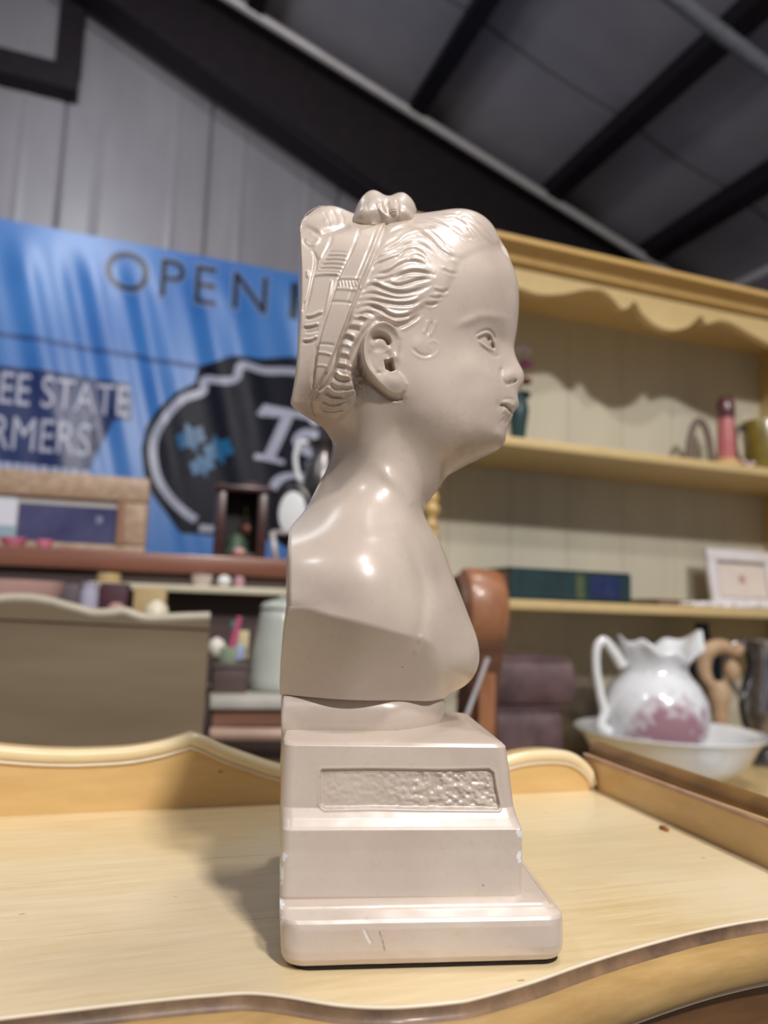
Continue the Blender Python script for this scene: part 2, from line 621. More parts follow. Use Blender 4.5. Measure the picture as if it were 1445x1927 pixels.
def build_bust():
    root = empty('plaster_bust', (0.02, YM, TZ), 'glossy cream plaster bust of a girl in profile on a stepped pedestal', 'bust')

    # ---------- boundary curves in metres (X, Z)
    Rp = dense(R_PROF, 8)
    Lp = dense(L_PROF, 8)
    Tp = dense(T_PROF, 10)
    toXZ = lambda x, y, h: at_b(x, y, YM - h)[[0, 2]]
    nr, nc = 620, 430
    q = np.linspace(0, 1, nr)
    qc = 0.12
    h = np.where(q < qc, q * q / (2 * qc), q - qc / 2) / (1 - qc / 2)
    yR = 469 + (1308 - 469) * h
    yL = np.where(yR > 720, 720 + (yR - 720) * (1312 - 720) / (1308 - 720), 720 - (720 - yR) * (720 - 410) / (720 - 469))
    xR = np.interp(yR, Rp[:, 1], Rp[:, 0])
    xL = np.interp(yL, Lp[:, 1], Lp[:, 0])
    hb = np.clip(np.interp(yL, Lp[:, 1], Lp[:, 2]), 0, None) * mm
    RR = np.array([toXZ(x, y, 0) for x, y in zip(xR, yR)])
    LL = np.array([toXZ(x, y, b) for x, y, b in zip(xL, yL, hb)])
    s = np.linspace(0, 1, nc)
    u = (1 - np.cos(math.pi * s)) / 2
    u = 0.6 * u + 0.4 * (1 - (1 - s) ** 2)
    TT = np.array([toXZ(x, y, 0.004 * max(0, 1 - (x - 574) / 40)) for x, y in Tp])
    arc = np.concatenate([[0], np.cumsum(np.hypot(*np.diff(TT, axis=0).T))])
    arc /= arc[-1]
    Tu = np.stack([np.interp(u, arc, TT[:, 0]), np.interp(u, arc, TT[:, 1])], 1)
    lin = LL[0][None] * (1 - u[:, None]) + RR[0][None] * u[:, None]
    w = np.clip((700 - yR) / (700 - 469), 0, 1) ** 1.7
    G = LL[:, None, :] * (1 - u)[None, :, None] + RR[:, None, :] * u[None, :, None] + w[:, None, None] * (Tu - lin)[None]

    # ---------- half width H(x, z): smooth interpolation of H^2
    cp, cv = [], []
    for x, y in Rp[::4]:
        cp.append(toXZ(x, y, 0)); cv.append(0.0)
    for x, y in Tp[6:-6:5]:
        cp.append(toXZ(x, y, 0)); cv.append(0.0)
    for x, y, b in Lp[::5]:
        b = max(b, 0) * mm
        cp.append(toXZ(x, y, b)); cv.append(b * b if y < 1142 else 0.051 ** 2)
    for x, y, b in CTRL:
        cp.append(toXZ(x, y, b * mm)); cv.append((b * mm) ** 2)
    f = RBF(np.array(cp), np.array(cv) * 1e4, lam=2e-3)
    H2v = f(G.reshape(-1, 2)).reshape(nr, nc) * 1e-4
    edge = (1 - u)[None, :] * np.ones((nr, 1))
    H2v = np.maximum(H2v, 0)
    # exact zero at the silhouette
    span = np.linalg.norm(RR - LL, axis=1)[:, None]
    dR = edge * span
    H2v = np.minimum(H2v, 2 * 0.055 * dR)
    hrow = (np.arange(nr) / 14.0)[:, None]
    topd = np.abs(G[:, :, 1] - G[0:1, :, 1])
    H2v = np.minimum(H2v, 2 * 0.05 * topd)
    H = np.sqrt(H2v)
    # keep the flat back as given
    hk = np.where(yL < 1142, hb, 0.051)
    H2v = np.maximum(H2v + (hk ** 2 - H2v[:, 0])[:, None] * np.exp(-(u[None, :] * span / 0.007) ** 2), 0)
    H2v = np.minimum(H2v, 2 * 0.055 * dR)
    thin = np.minimum(np.minimum(topd / 0.004, dR / 0.004), 1)
    H2v = np.maximum(H2v, 0.0035 ** 2 * thin)
    H = np.sqrt(H2v)
    H[0, :] = 0
    # rounded arris of the flat back
    ar = np.clip(1 - (u[None, :] * span) / 0.0014, 0, 1)
    H -= np.where(hb[:, None] > 0.006, 0.0011 * ar ** 2, 0)
    # the arms are sawn off: an inclined plane below the line (548,1139)-(785,1203)
    e0, e1 = toXZ(545, 1139, 0.053), toXZ(780, 1202, 0.051)
    t = (e1 - e0) / np.linalg.norm(e1 - e0)
    nrm = np.array([t[1], -t[0]])
    if nrm[1] > 0:
        nrm = -nrm
    dn = (G - e0) @ nrm
    ds = (G - e0) @ t
    Ln = float(np.linalg.norm(e1 - e0))
    sl = np.linspace(0, Ln + 0.01, 40)
    hl = np.sqrt(np.maximum(f(e0[None] + sl[:, None] * t[None]) * 1e-4, 0))
    hl = np.convolve(np.pad(hl, 4, 'edge'), np.ones(9) / 9, 'valid')
    Hp = np.interp(ds, sl, hl) - 0.80 * dn
    wc = 1 - sstep(ds, Ln - 0.002, Ln + 0.016 + 0.25 * np.clip(dn, 0, 1))
    kx = 0.0009
    dd_ = H - Hp
    H = H - wc * np.where(dn > -0.002, np.where(dd_ > kx, dd_, np.where(dd_ > -kx, (dd_ + kx) ** 2 / (4 * kx), 0)), 0)
    H = np.maximum(H, 0)

    # ---------- carved relief, read in the photograph's own coordinates
    P3 = np.stack([G[:, :, 0], YM - H, G[:, :, 1]], -1).reshape(-1, 3)
    PX, PY = project(bw(P3))
    R = Relief(PX, PY)

    # hair cap in front of the ribbon
    hair = [(728, 425), (707, 470), (686, 521), (672, 552), (662, 579), (655, 600), (690, 605), (722, 608), (747, 617), (776, 602), (793, 584), (826, 574),
            (847, 545), (862, 515), (866, 497), (888, 482), (909, 474), (940, 472), (960, 440), (930, 390), (860, 370), (780, 380)]
    R.area(hair, 0.8 * mm, 15)
    hs = [([(880, 180), (960, 205), (1040, 270), (1110, 300)], 3.0, 0.5), ([(960, 90), (1050, 110), (1130, 170), (1240, 310), (1330, 385)], 3.6, 0.75),
          ([(560, 235), (660, 255), (740, 320), (800, 390), (900, 452), (1000, 470)], 4.2, 0.9), ([(400, 430), (470, 365), (560, 335), (640, 345), (700, 380), (750, 432)], 3.2, 0.75),
          ([(420, 452), (500, 402), (580, 388), (660, 428), (705, 475)], 2.6, 0.6), ([(490, 490), (570, 445), (640, 458), (690, 492)], 2.4, 0.45),
          ([(210, 620), (330, 600), (430, 540), (520, 503), (610, 507), (700, 545)], 3.6, 0.8), ([(390, 655), (480, 612), (560, 594), (650, 600), (750, 622)], 3.6, 1.0),
          ([(200, 665), (300, 655), (400, 620)], 2.6, 0.45), ([(320, 695), (420, 718), (500, 702), (600, 672), (720, 650)], 3.0, 0.7),
          ([(100, 760), (200, 715), (300, 752), (400, 785), (500, 787), (600, 762), (720, 715)], 3.6, 0.85), ([(90, 800), (200, 790), (300, 815), (420, 835), (540, 820), (660, 770)], 2.8, 0.5),
          ([(80, 860), (200, 858), (320, 876), (450, 892), (560, 880), (650, 838)], 3.4, 0.8), ([(60, 925), (160, 898), (260, 930), (340, 980), (420, 1005), (520, 990), (640, 925)], 3.6, 1.0),
          ([(220, 1015), (300, 1040), (400, 1080), (480, 1062), (560, 1015), (640, 960)], 4.0, 1.1), ([(340, 262), (420, 212), (500, 190), (600, 192), (720, 182), (800, 190)], 3.2, 0.6),
          ([(290, 405), (430, 350), (500, 290), (580, 262), (660, 270)], 3.2, 0.75), ([(200, 545), (300, 502), (390, 470), (480, 440)], 3.0, 0.6), ([(220, 475), (330, 440), (420, 400)], 2.4, 0.4),
          ([(280, 380), (360, 325), (440, 290)], 2.4, 0.45), ([(1050, 190), (1105, 255), (1135, 310)], 2.4, 0.5), ([(820, 560), (890, 600), (970, 600)], 3.0, 0.4),
          ([(740, 755), (830, 775), (890, 740)], 3.0, 0.45), ([(700, 100), (850, 118), (950, 112), (1040, 165), (1120, 230), (1200, 330)], 3.0, 0.6), ([(1120, 120), (1220, 200), (1300, 310), (1345, 375)], 3.0, 0.6),
          ([(640, 140), (760, 150), (860, 180), (960, 250), (1050, 330)], 2.8, 0.45), ([(700, 215), (800, 290), (850, 350), (930, 410)], 2.8, 0.5), ([(700, 820), (780, 830), (840, 800)], 2.6, 0.35),
          ([(660, 880), (740, 885), (800, 860)], 2.6, 0.35), ([(60, 985), (140, 960), (230, 985)], 2.4, 0.45), ([(800, 60), (920, 62), (1020, 70)], 2.6, 0.35)]
    for p, wd, am in hs:
        p = H1(p)
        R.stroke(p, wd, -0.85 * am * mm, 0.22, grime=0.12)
        R.stroke(np.array(p) + np.array([0, -1.8 * wd]), wd * 1.1, 0.48 * am * mm, 0.25)
        R.stroke(np.array(p) + np.array([0.6 * wd, 1.9 * wd]), wd * 0.9, 0.40 * am * mm, 0.25)

    # ribbon band over the head
    bf = Z3([(800, 270), (770, 310), (690, 490), (600, 700), (500, 940), (445, 1090), (390, 1250), (330, 1400), (250, 1560)])
    bb = Z3([(500, 300), (580, 340), (500, 520), (410, 700), (360, 850), (310, 1000), (265, 1150), (235, 1300), (215, 1550)])
    R.area(bf + bb[1:][::-1], 0.9 * mm, 3.0)
    R.stroke(bf, 2.6, -0.9 * mm, 0, grime=0.12)
    R.stroke(bb[1:], 2.0, -0.55 * mm, 0, grime=0.06)
    R.stroke(np.array(bf[1:5]) + np.array([-7, 0]), 1.6, 0.5 * mm)
    R.stroke(np.array(bf[1:5]) + np.array([-13, 0]), 1.5, -0.35 * mm)
    for a, b, am in [((395, 720), (575, 725), 0.5), ((380, 800), (545, 812), 0.5), ((345, 900), (500, 910), -0.5), ((250, 1225), (370, 1235), -0.4), ((240, 1290), (350, 1310), 0.5),
                     ((225, 1390), (320, 1400), 0.35)]:
        R.stroke(Z3([a, ((a[0] + b[0]) / 2, (a[1] + b[1]) / 2 - 4), b]), 2.2, am * mm, 0.1)
    for i in range(7):
        x = 405 + i * 25
        R.stroke(Z3([(x, 740), (x + 8, 785)]), 1.3, 0.45 * mm, 0.1, smooth=False)
    # braid lines behind the ribbon
    for y, x0, x1 in [(690, 560, 800), (745, 530, 790), (800, 490, 770), (860, 450, 740), (915, 420, 720), (955, 390, 700)]:
        R.stroke(H2([(x0, y), ((x0 + x1) / 2, y - 6), (x1, y + 6)]), 1.8, -0.35 * mm, 0.1)
        R.stroke(H2([(x0, y + 26), ((x0 + x1) / 2, y + 20), (x1, y + 32)]), 1.8, 0.30 * mm, 0.1)
    R.stroke(H2([(360, 1000), (520, 985), (690, 990)]), 2.5, 0.6 * mm, 0.1)
    # crown tuft behind the bow
    R.stroke(H2([(190, 340), (280, 335), (370, 380), (450, 440), (560, 410), (700, 365), (890, 295)]), 6.0, -1.7 * mm, 0.08, grime=0.15)
    R.stroke(H2([(230, 260), (380, 180), (540, 190), (590, 300)]), 6.5, 1.0 * mm)
    R.stroke(H2([(500, 140), (570, 230), (600, 340)]), 2.5, -0.6 * mm)
    R.stroke(H2([(690, 110), (770, 210), (790, 300)]), 2.5, -0.5 * mm)
    R.stroke(H2([(600, 110), (680, 210), (700, 320)]), 2.5, -0.4 * mm)
    for p, wd, am in [([(330, 640), (385, 760), (365, 940), (340, 1040), (280, 1300), (215, 1550)], 3.0, -0.7), ([(430, 740), (390, 860), (370, 960)], 2.5, -0.6),
                      ([(310, 400), (430, 500), (330, 620)], 4.0, 0.6), ([(620, 450), (560, 600), (450, 800)], 3.0, -0.5), ([(250, 480), (250, 560), (330, 640)], 3.0, -0.5),
                      ([(270, 930), (275, 1040)], 3.0, 0.6), ([(590, 1050), (560, 1200), (480, 1590)], 2.2, 0.5), ([(230, 1350), (200, 1500)], 2.0, -0.5)]:
        R.stroke(H2(p), wd, am * mm)
    for p, am in [([(230, 115), (340, 95), (470, 35)], 0.7), ([(205, 245), (310, 235), (415, 205)], 0.7), ([(190, 435), (310, 425), (395, 375)], 0.7), ([(220, 330), (330, 320), (410, 290)], -0.4)]:
        R.stroke(H3(p), 2.6, am * mm)
        R.stroke(np.array(H3(p)) + np.array([0, 5]), 2.4, -0.6 * am * mm)
    R.stroke(H3([(385, 480), (370, 700), (330, 1040)]), 3.0, -0.7 * mm, grime=0.2)
    R.stroke(H3([(520, 850), (460, 960), (400, 1080)]), 3.0, -0.6 * mm, grime=0.2)
    # twisted roll of hair at the nape
    nape = H3([(860, 90), (760, 260), (700, 430), (650, 600), (625, 760), (590, 900), (520, 1040), (410, 1140), (370, 1270), (400, 1400), (480, 1560), (600, 1640), (760, 1500),
               (900, 1360), (960, 1200), (900, 1020), (830, 860), (830, 720), (900, 540), (1000, 380), (1120, 240), (1180, 130), (1000, 80)])
    R.area(nape, 2.0 * mm, 9)
    R.stroke(H3([(850, 0), (790, 190), (710, 370), (650, 560), (620, 760), (580, 900), (500, 1050), (395, 1140), (360, 1280), (395, 1410), (490, 1590)]), 2.8, -0.9 * mm, 0.1, grime=0.25)
    for p, am in [([(620, 870), (700, 940), (850, 965)], 0.8), ([(590, 930), (700, 1005), (860, 1010)], -0.6), ([(560, 1010), (690, 1080), (880, 1080)], 0.5), ([(520, 1080), (620, 1170), (770, 1195)], 0.9),
                  ([(505, 1130), (610, 1215), (760, 1235)], -0.7), ([(490, 1195), (600, 1260), (750, 1260)], 0.8), ([(470, 1250), (600, 1310), (780, 1290)], -0.6), ([(460, 1310), (610, 1380), (820, 1335)], 0.9),
                  ([(450, 1370), (600, 1420), (780, 1380)], -0.7), ([(450, 1420), (600, 1455), (750, 1420)], 0.6), ([(470, 1490), (620, 1510), (750, 1470)], 0.5), ([(640, 765), (740, 785), (860, 805)], 0.6),
                  ([(640, 815), (740, 840), (850, 855)], -0.5), ([(700, 630), (760, 640), (820, 665)], 0.5), ([(670, 690), (750, 700), (820, 720)], -0.4), ([(730, 365), (800, 375), (890, 420)], 0.7), ([(710, 430), (790, 440), (880, 480)], -0.6),
                  ([(690, 510), (770, 520), (850, 560)], 0.5), ([(770, 300), (860, 310), (960, 330)], -0.6), ([(800, 240), (880, 245), (990, 260)], 0.5), ([(850, 180), (940, 185), (1040, 200)], -0.5), ([(930, 130), (1010, 140), (1090, 150)], 0.5),
                  ([(680, 1090), (780, 1120), (900, 1110)], -0.4), ([(700, 1160), (800, 1165), (930, 1140)], 0.5)]:
        R.stroke(H3(p), 3.2, am * mm, grime=0.1 if am < 0 else 0)

    # ear
    ear = H6([(680, 230), (600, 180), (520, 150), (440, 140), (330, 185), (250, 250), (190, 330), (145, 430), (128, 540), (128, 650), (150, 780), (205, 890), (290, 985),
              (400, 1080), (510, 1165), (620, 1205), (730, 1190), (800, 1120), (830, 1010), (770, 900), (690, 820), (690, 700), (700, 600), (720, 480), (725, 350)])
    kk = R.sub(ear, 20)
    d = sdist(PX[kk], PY[kk], ear)
    ex, ey = PX[kk], PY[kk]
    back = 1 - sstep(ex, 688, 758)
    hgt = (1.3 + 4.4 * back) * mm
    R.D[kk] += hgt * sstep(d, -1.0, 6.0)
    # flatten hair relief inside the ear
    R.stroke(H6([(690, 420), (660, 300), (560, 215), (440, 195), (330, 235), (230, 350), (185, 480), (185, 650), (225, 800), (310, 930), (400, 1020)]), 7.0, 1.5 * mm, 0.12)
    R.blob(H6([(400, 660)])[0], 21, 38, -1.5 * mm, 0.12, p=1.8)
    R.stroke(H6([(290, 430), (350, 375), (440, 360), (510, 395), (550, 480)]), 4.6, -3.0 * mm, 0.12, grime=0.55)  # shade under the helix, painted brown into the hollow
    R.stroke(H6([(270, 545), (330, 500), (420, 470), (520, 500)]), 6.0, 0.35 * mm)
    R.stroke(H6([(380, 540), (390, 680), (370, 800), (400, 900)]), 10.0, 0.7 * mm)
    R.stroke(H6([(262, 560), (262, 700), (320, 840), (420, 930)]), 4.5, -0.5 * mm)
    R.stroke(H6([(500, 570), (530, 620), (560, 660)]), 7, -0.5 * mm)
    hole = H6([(465, 690), (590, 660), (640, 830), (570, 860), (490, 820)])
    kh = R.sub(hole, 8)
    R.D[kh] += -5.5 * mm * sstep(sdist(PX[kh], PY[kh], hole), -0.5, 4.5)
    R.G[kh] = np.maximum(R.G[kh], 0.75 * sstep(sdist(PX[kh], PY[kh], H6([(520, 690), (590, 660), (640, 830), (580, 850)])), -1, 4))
    R.blob(H6([(650, 650)])[0], 7, 8, 1.0 * mm)
    R.blob(H6([(620, 1010)])[0], 17, 15, 1.1 * mm)
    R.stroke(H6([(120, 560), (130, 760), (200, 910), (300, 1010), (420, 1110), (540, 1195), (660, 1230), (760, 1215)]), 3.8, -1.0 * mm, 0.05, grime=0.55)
    # small curl on the cheek
    R.stroke(H6([(1110, 80), (1080, 200), (1040, 300)]), 3, 0.3 * mm)
    R.stroke(H6([(1230, 90), (1190, 220), (1140, 330)]), 3, 0.3 * mm)
    R.stroke(H6([(1160, 110), (1130, 210), (1090, 310)]), 2.5, -0.4 * mm)
    R.stroke(H6([(860, 520), (940, 600), (1060, 640), (1180, 615), (1260, 540), (1260, 440), (1190, 395), (1120, 430), (1130, 500), (1190, 510)]), 2.8, 0.15 * mm, 0.1)
    R.stroke(H6([(880, 490), (960, 570), (1060, 605), (1150, 580)]), 3, -0.35 * mm, 0.15)
    R.blob(H6([(1000, 450)])[0], 16, 18, 0.5 * mm)

    # eye
    R.blob((938, 640), 22, 24, -1.5 * mm)
    R.blob((885, 604), 22, 9, 0.9 * mm, -0.35)
    R.blob((925, 596), 26, 9, 0.7 * mm, 0.1)
    R.blob((921, 645), 17, 13, 1.5 * mm, 0.5)
    R.stroke(H4([(370, 455), (480, 390), (600, 338), (700, 350), (785, 440), (815, 570)]), 2.0, -0.75 * mm, 0.15, grime=0.25)
    R.stroke(H4([(400, 490), (500, 435), (620, 395), (720, 440), (770, 560), (800, 680)]), 2.0, 0.5 * mm, 0.1)
    eye = H4([(430, 525), (560, 465), (640, 452), (705, 490), (745, 580), (795, 745), (745, 745), (650, 690), (540, 620), (460, 565)])
    ke = R.sub(eye, 6)
    R.D[ke] += -1.0 * mm * sstep(sdist(PX[ke], PY[ke], eye), -0.8, 1.8)
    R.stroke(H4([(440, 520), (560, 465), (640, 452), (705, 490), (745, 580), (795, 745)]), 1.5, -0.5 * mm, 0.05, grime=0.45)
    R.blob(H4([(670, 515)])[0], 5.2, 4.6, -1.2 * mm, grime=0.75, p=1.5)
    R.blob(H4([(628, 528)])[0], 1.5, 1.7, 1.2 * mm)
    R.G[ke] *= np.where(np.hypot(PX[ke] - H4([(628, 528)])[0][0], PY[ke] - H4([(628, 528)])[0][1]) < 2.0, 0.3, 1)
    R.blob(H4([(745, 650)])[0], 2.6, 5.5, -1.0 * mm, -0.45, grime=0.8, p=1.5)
    R.stroke(H4([(440, 570), (540, 660), (660, 740), (790, 790)]), 2.2, 0.55 * mm)
    R.stroke(H4([(480, 660), (620, 790), (780, 880), (930, 860)]), 4.0, -0.55 * mm)
    # cheekbone
    R.blob((885, 690), 24, 26, 0.9 * mm, 0.3)
    R.blob((905, 745), 22, 26, 0.7 * mm)

    # nose and mouth
    R.blob((959, 708), 11, 11, 1.7 * mm)
    R.stroke(H5([(440, 180), (415, 300), (440, 430), (500, 500), (580, 520)]), 3.4, -0.9 * mm, 0.15)
    R.stroke(H5([(545, 492), (620, 478), (705, 432)]), 2.3, -1.6 * mm, 0.15, grime=0.35)
    R.blob(H5([(650, 460)])[0], 3.5, 2.4, -0.9 * mm, -0.4)
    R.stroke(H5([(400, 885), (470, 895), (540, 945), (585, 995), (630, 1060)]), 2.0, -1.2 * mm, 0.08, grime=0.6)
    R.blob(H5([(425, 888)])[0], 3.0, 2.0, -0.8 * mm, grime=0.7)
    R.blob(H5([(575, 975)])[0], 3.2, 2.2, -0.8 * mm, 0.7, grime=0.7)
    R.stroke(H5([(430, 840), (560, 860), (650, 930)]), 4.2, 0.9 * mm)
    R.stroke(H5([(440, 790), (560, 770), (680, 800)]), 2.5, -0.35 * mm)
    R.stroke(H5([(440, 970), (520, 1020), (580, 1090)]), 4.8, 0.9 * mm)
    R.stroke(H5([(420, 1130), (480, 1190), (540, 1210)]), 6.0, -0.7 * mm)
    R.blob((938, 818), 11, 10, 0.8 * mm)
    R.blob(H5([(370, 890)])[0], 6, 9, -0.6 * mm)
    R.stroke(H5([(150, 40), (190, 150), (270, 245)]), 1.2, 0.25 * mm)

    # chest fold, neck muscle, collarbone
    R.stroke(Z2([(600, 300), (690, 470), (735, 620), (742, 730), (718, 880), (690, 945)]), 13, -1.0 * mm, 0.25)
    R.stroke(Z2([(690, 960), (722, 900), (728, 850)]), 4.0, 0.5 * mm, 0.2)
    R.stroke(Z2([(520, 60), (640, 180), (700, 260)]), 12, 0.7 * mm)
    # fade the relief at the silhouette
    fade = sstep(H.reshape(-1), 0.0, 0.0030)
    for lim in (0,):
        D = R.D * fade
    # far side of the ear must stay inside: same relief mirrored
    Hd = np.maximum(H.reshape(-1) + D, 0)
    Hd[(H.reshape(-1) <= 1e-9)] = 0
    # grime clouds round the ear; brown tint under the jaw and low behind
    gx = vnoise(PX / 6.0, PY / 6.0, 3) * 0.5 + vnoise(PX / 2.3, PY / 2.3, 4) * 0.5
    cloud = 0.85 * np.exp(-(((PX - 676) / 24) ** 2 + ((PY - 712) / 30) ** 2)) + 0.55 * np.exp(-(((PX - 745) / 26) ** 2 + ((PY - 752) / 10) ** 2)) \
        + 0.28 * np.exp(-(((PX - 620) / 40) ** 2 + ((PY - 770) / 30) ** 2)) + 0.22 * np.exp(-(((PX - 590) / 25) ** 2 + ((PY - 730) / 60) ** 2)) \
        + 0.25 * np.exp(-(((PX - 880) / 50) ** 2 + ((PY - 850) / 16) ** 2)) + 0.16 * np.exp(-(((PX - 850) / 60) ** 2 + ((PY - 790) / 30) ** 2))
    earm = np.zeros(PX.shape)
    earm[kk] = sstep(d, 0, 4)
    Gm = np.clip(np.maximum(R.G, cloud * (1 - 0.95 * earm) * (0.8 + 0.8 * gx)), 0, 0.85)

    near = np.stack([G[:, :, 0].reshape(-1), YM - Hd, G[:, :, 1].reshape(-1)], 1)
    far = near.copy()
    uu = np.tile(u, nr)
    # the head is cast slightly turned, so its flat back is shallower on the far side
    yrow = np.repeat(yL, nc)
    hm = 1 - sstep(yrow, 760, 850)
    cf = 1 - 0.85 * hm * (1 - uu) ** 2
    far[:, 1] = YM + (YM - near[:, 1]) * cf
    far[:, 2] += 0.0105 * (1 - uu) ** 3 * np.exp(-((yrow - 765) / 55.0) ** 2)
    for A in (near, far):
        A[:, 0] -= SKEW * (A[:, 1] - (YM - 0.04)) * (1 - uu) ** 2 * sstep(np.repeat(hb, nc), 0.0, 0.03)
    idx = np.arange(nr * nc).reshape(nr, nc)
    N = nr * nc
    same = (Hd <= 1e-9)
    fid = np.where(same, np.arange(N), np.arange(N) + N)
    V = bw(np.concatenate([near, far]))
    fi = fid.reshape(nr, nc)
    a, b, c, e = idx[:-1, :-1], idx[1:, :-1], idx[1:, 1:], idx[:-1, 1:]
    F1 = np.stack([a, b, c, e], -1).reshape(-1, 4)
    a, b, c, e = fi[:-1, :-1], fi[1:, :-1], fi[1:, 1:], fi[:-1, 1:]
    F2 = np.stack([e, c, b, a], -1).reshape(-1, 4)
    F3 = np.stack([fi[:-1, 0], fi[1:, 0], idx[1:, 0], idx[:-1, 0]], -1)
    F4 = np.stack([idx[-1, :-1], fi[-1, :-1], fi[-1, 1:], idx[-1, 1:]], -1)
    F = np.concatenate([F1, F2, F3, F4])
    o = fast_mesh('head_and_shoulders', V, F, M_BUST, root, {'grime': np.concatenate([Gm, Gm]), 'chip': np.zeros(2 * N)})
    return root


def fast_mesh(name, V, F, material, parent, attrs):
    """large quad mesh; degenerate corners are cleaned up"""
    og = ORG[parent.name]
    me = bpy.data.meshes.new(name)
    V = V - og
    me.vertices.add(len(V))
    me.vertices.foreach_set('co', V.astype(np.float32).ravel())
    me.loops.add(F.size)
    me.loops.foreach_set('vertex_index', F.astype(np.int32).ravel())
    me.polygons.add(len(F))
    me.polygons.foreach_set('loop_start', np.arange(0, F.size, 4, dtype=np.int32))
    me.update(calc_edges=True)
    for k, v in attrs.items():
        at = me.attributes.new(k, 'FLOAT', 'POINT')
        at.data.foreach_set('value', np.asarray(v, np.float32))
    bm = bmesh.new()
    bm.from_mesh(me)
    bmesh.ops.remove_doubles(bm, verts=bm.verts[:], dist=2e-6)
    bmesh.ops.dissolve_degenerate(bm, edges=bm.edges[:], dist=1e-7)
    loose = [v for v in bm.verts if not v.link_faces]
    if loose:
        bmesh.ops.delete(bm, geom=loose, context='VERTS')
    bm.to_mesh(me)
    bm.free()
    me.polygons.foreach_set('use_smooth', [True] * len(me.polygons))
    me.materials.append(material)
    o = bpy.data.objects.new(name, me)
    COL.objects.link(o)
    o.parent = parent
    ORG[o.name] = og
    return o


def build_bow(root):
    out = H7([(155, 640), (170, 540), (220, 410), (300, 280), (400, 180), (470, 148), (560, 152), (660, 205), (740, 255), (790, 268), (870, 222), (960, 195),
              (1060, 188), (1150, 260), (1220, 340), (1285, 470), (1262, 560), (1240, 640), (1150, 690), (1000, 710), (800, 735), (600, 765), (420, 800), (300, 785), (200, 715)])
    O = catmull(out, 9, closed=True)
    hO = 0.017 * sstep(O[:, 1], 398, 412)               # the lower edge lies on the hair, in front of the mid plane
    toXZ = lambda x, y, hh=0.0: at_b(x, y, YM - hh)[[0, 2]]
    OX = np.array([toXZ(p[0], p[1], hh) for p, hh in zip(O, hO)])
    C = toXZ(*H7([(720, 500)])[0], 0.019)
    n, m = len(OX), 80
    r = 1 - (1 - np.linspace(0, 1, m)) ** 2
    r[0] = 0.004
    G = C[None, None] + r[:, None, None] * (OX[None] - C[None, None])
    cp = [p for p in OX[::3]]
    cv = [q * q for q in hO[::3]]
    for (x, y, hgt) in [(330, 470, 22), (430, 330, 17), (300, 620, 22), (560, 450, 22), (680, 480, 18), (760, 400, 15), (850, 450, 19.5), (860, 330, 13), (960, 430, 18.5), (1080, 400, 19),
                        (1150, 520, 20), (1000, 600, 21), (760, 620, 21), (500, 660, 24), (480, 230, 9), (1050, 270, 10)]:
        p = H7([(x, y)])[0]
        cp.append(at_b(p[0], p[1], YM - hgt * mm)[[0, 2]])
        cv.append((hgt * mm) ** 2)
    f = RBF(np.array(cp), np.array(cv) * 1e4, 1e-3)
    H2v = np.maximum(f(G.reshape(-1, 2)) * 1e-4, 0)
    H = np.sqrt(H2v).reshape(m, n)
    H[-1] = hO
    P3 = np.stack([G[:, :, 0], YM - H, G[:, :, 1]], -1).reshape(-1, 3)
    PX, PY = project(bw(P3))
    R = Relief(PX, PY)
    for i in range(6):
        y = 345 + i * 42
        R.stroke(H7([(775 + i * 7, y), (860 + i * 5, y - 3), (925 + i * 2, y + 3)]), 1.5, 0.8 * mm, 0.05)
    R.stroke(H7([(760, 300), (790, 450), (830, 590)]), 2.2, -1.5 * mm)
    R.stroke(H7([(930, 290), (955, 420), (940, 580)]), 2.2, -1.5 * mm)
    R.stroke(H7([(930, 280), (980, 380), (1010, 470)]), 2.4, 0.6 * mm)
    R.stroke(H7([(570, 340), (610, 470), (680, 560), (750, 605)]), 2.2, 1.2 * mm)
    R.stroke(H7([(620, 300), (660, 430), (730, 540)]), 3.5, -1.6 * mm)
    R.stroke(H7([(400, 250), (390, 380), (400, 480)]), 3.0, -0.4 * mm)
    D = R.D * sstep(H.reshape(-1), 0, 0.004)
    Hd = np.maximum(H.reshape(-1) + D, 0)
    near = np.stack([G[:, :, 0].reshape(-1), YM - Hd, G[:, :, 1].reshape(-1)], 1)
    far = near.copy()
    far[:, 1] = 2 * YM - near[:, 1]
    N = n * m
    V = bw(np.concatenate([near, far]))
    F = []
    for j in range(m - 1):
        for i in range(n):
            k = (i + 1) % n
            F.append([j * n + i, j * n + k, (j + 1) * n + k, (j + 1) * n + i])
            F.append([N + (j + 1) * n + i, N + (j + 1) * n + k, N + j * n + k, N + j * n + i])
    for i in range(n):
        k = (i + 1) % n
        F.append([(m - 1) * n + i, (m - 1) * n + k, N + (m - 1) * n + k, N + (m - 1) * n + i])
    g = np.clip(np.concatenate([np.zeros(N)] * 2) + 0.3 * sstep(np.concatenate([PY, PY]), 418, 428), 0, 0.3)
    V[:n, :] = V[:n].mean(0)
    V[N:N + n, :] = V[N:N + n].mean(0)
    o = fast_mesh('bow', V, np.array(F), M_BUST, root, {'grime': g, 'chip': np.zeros(2 * N)})
    o['label'] = 'small ribbon bow on top of the hair'
    return o


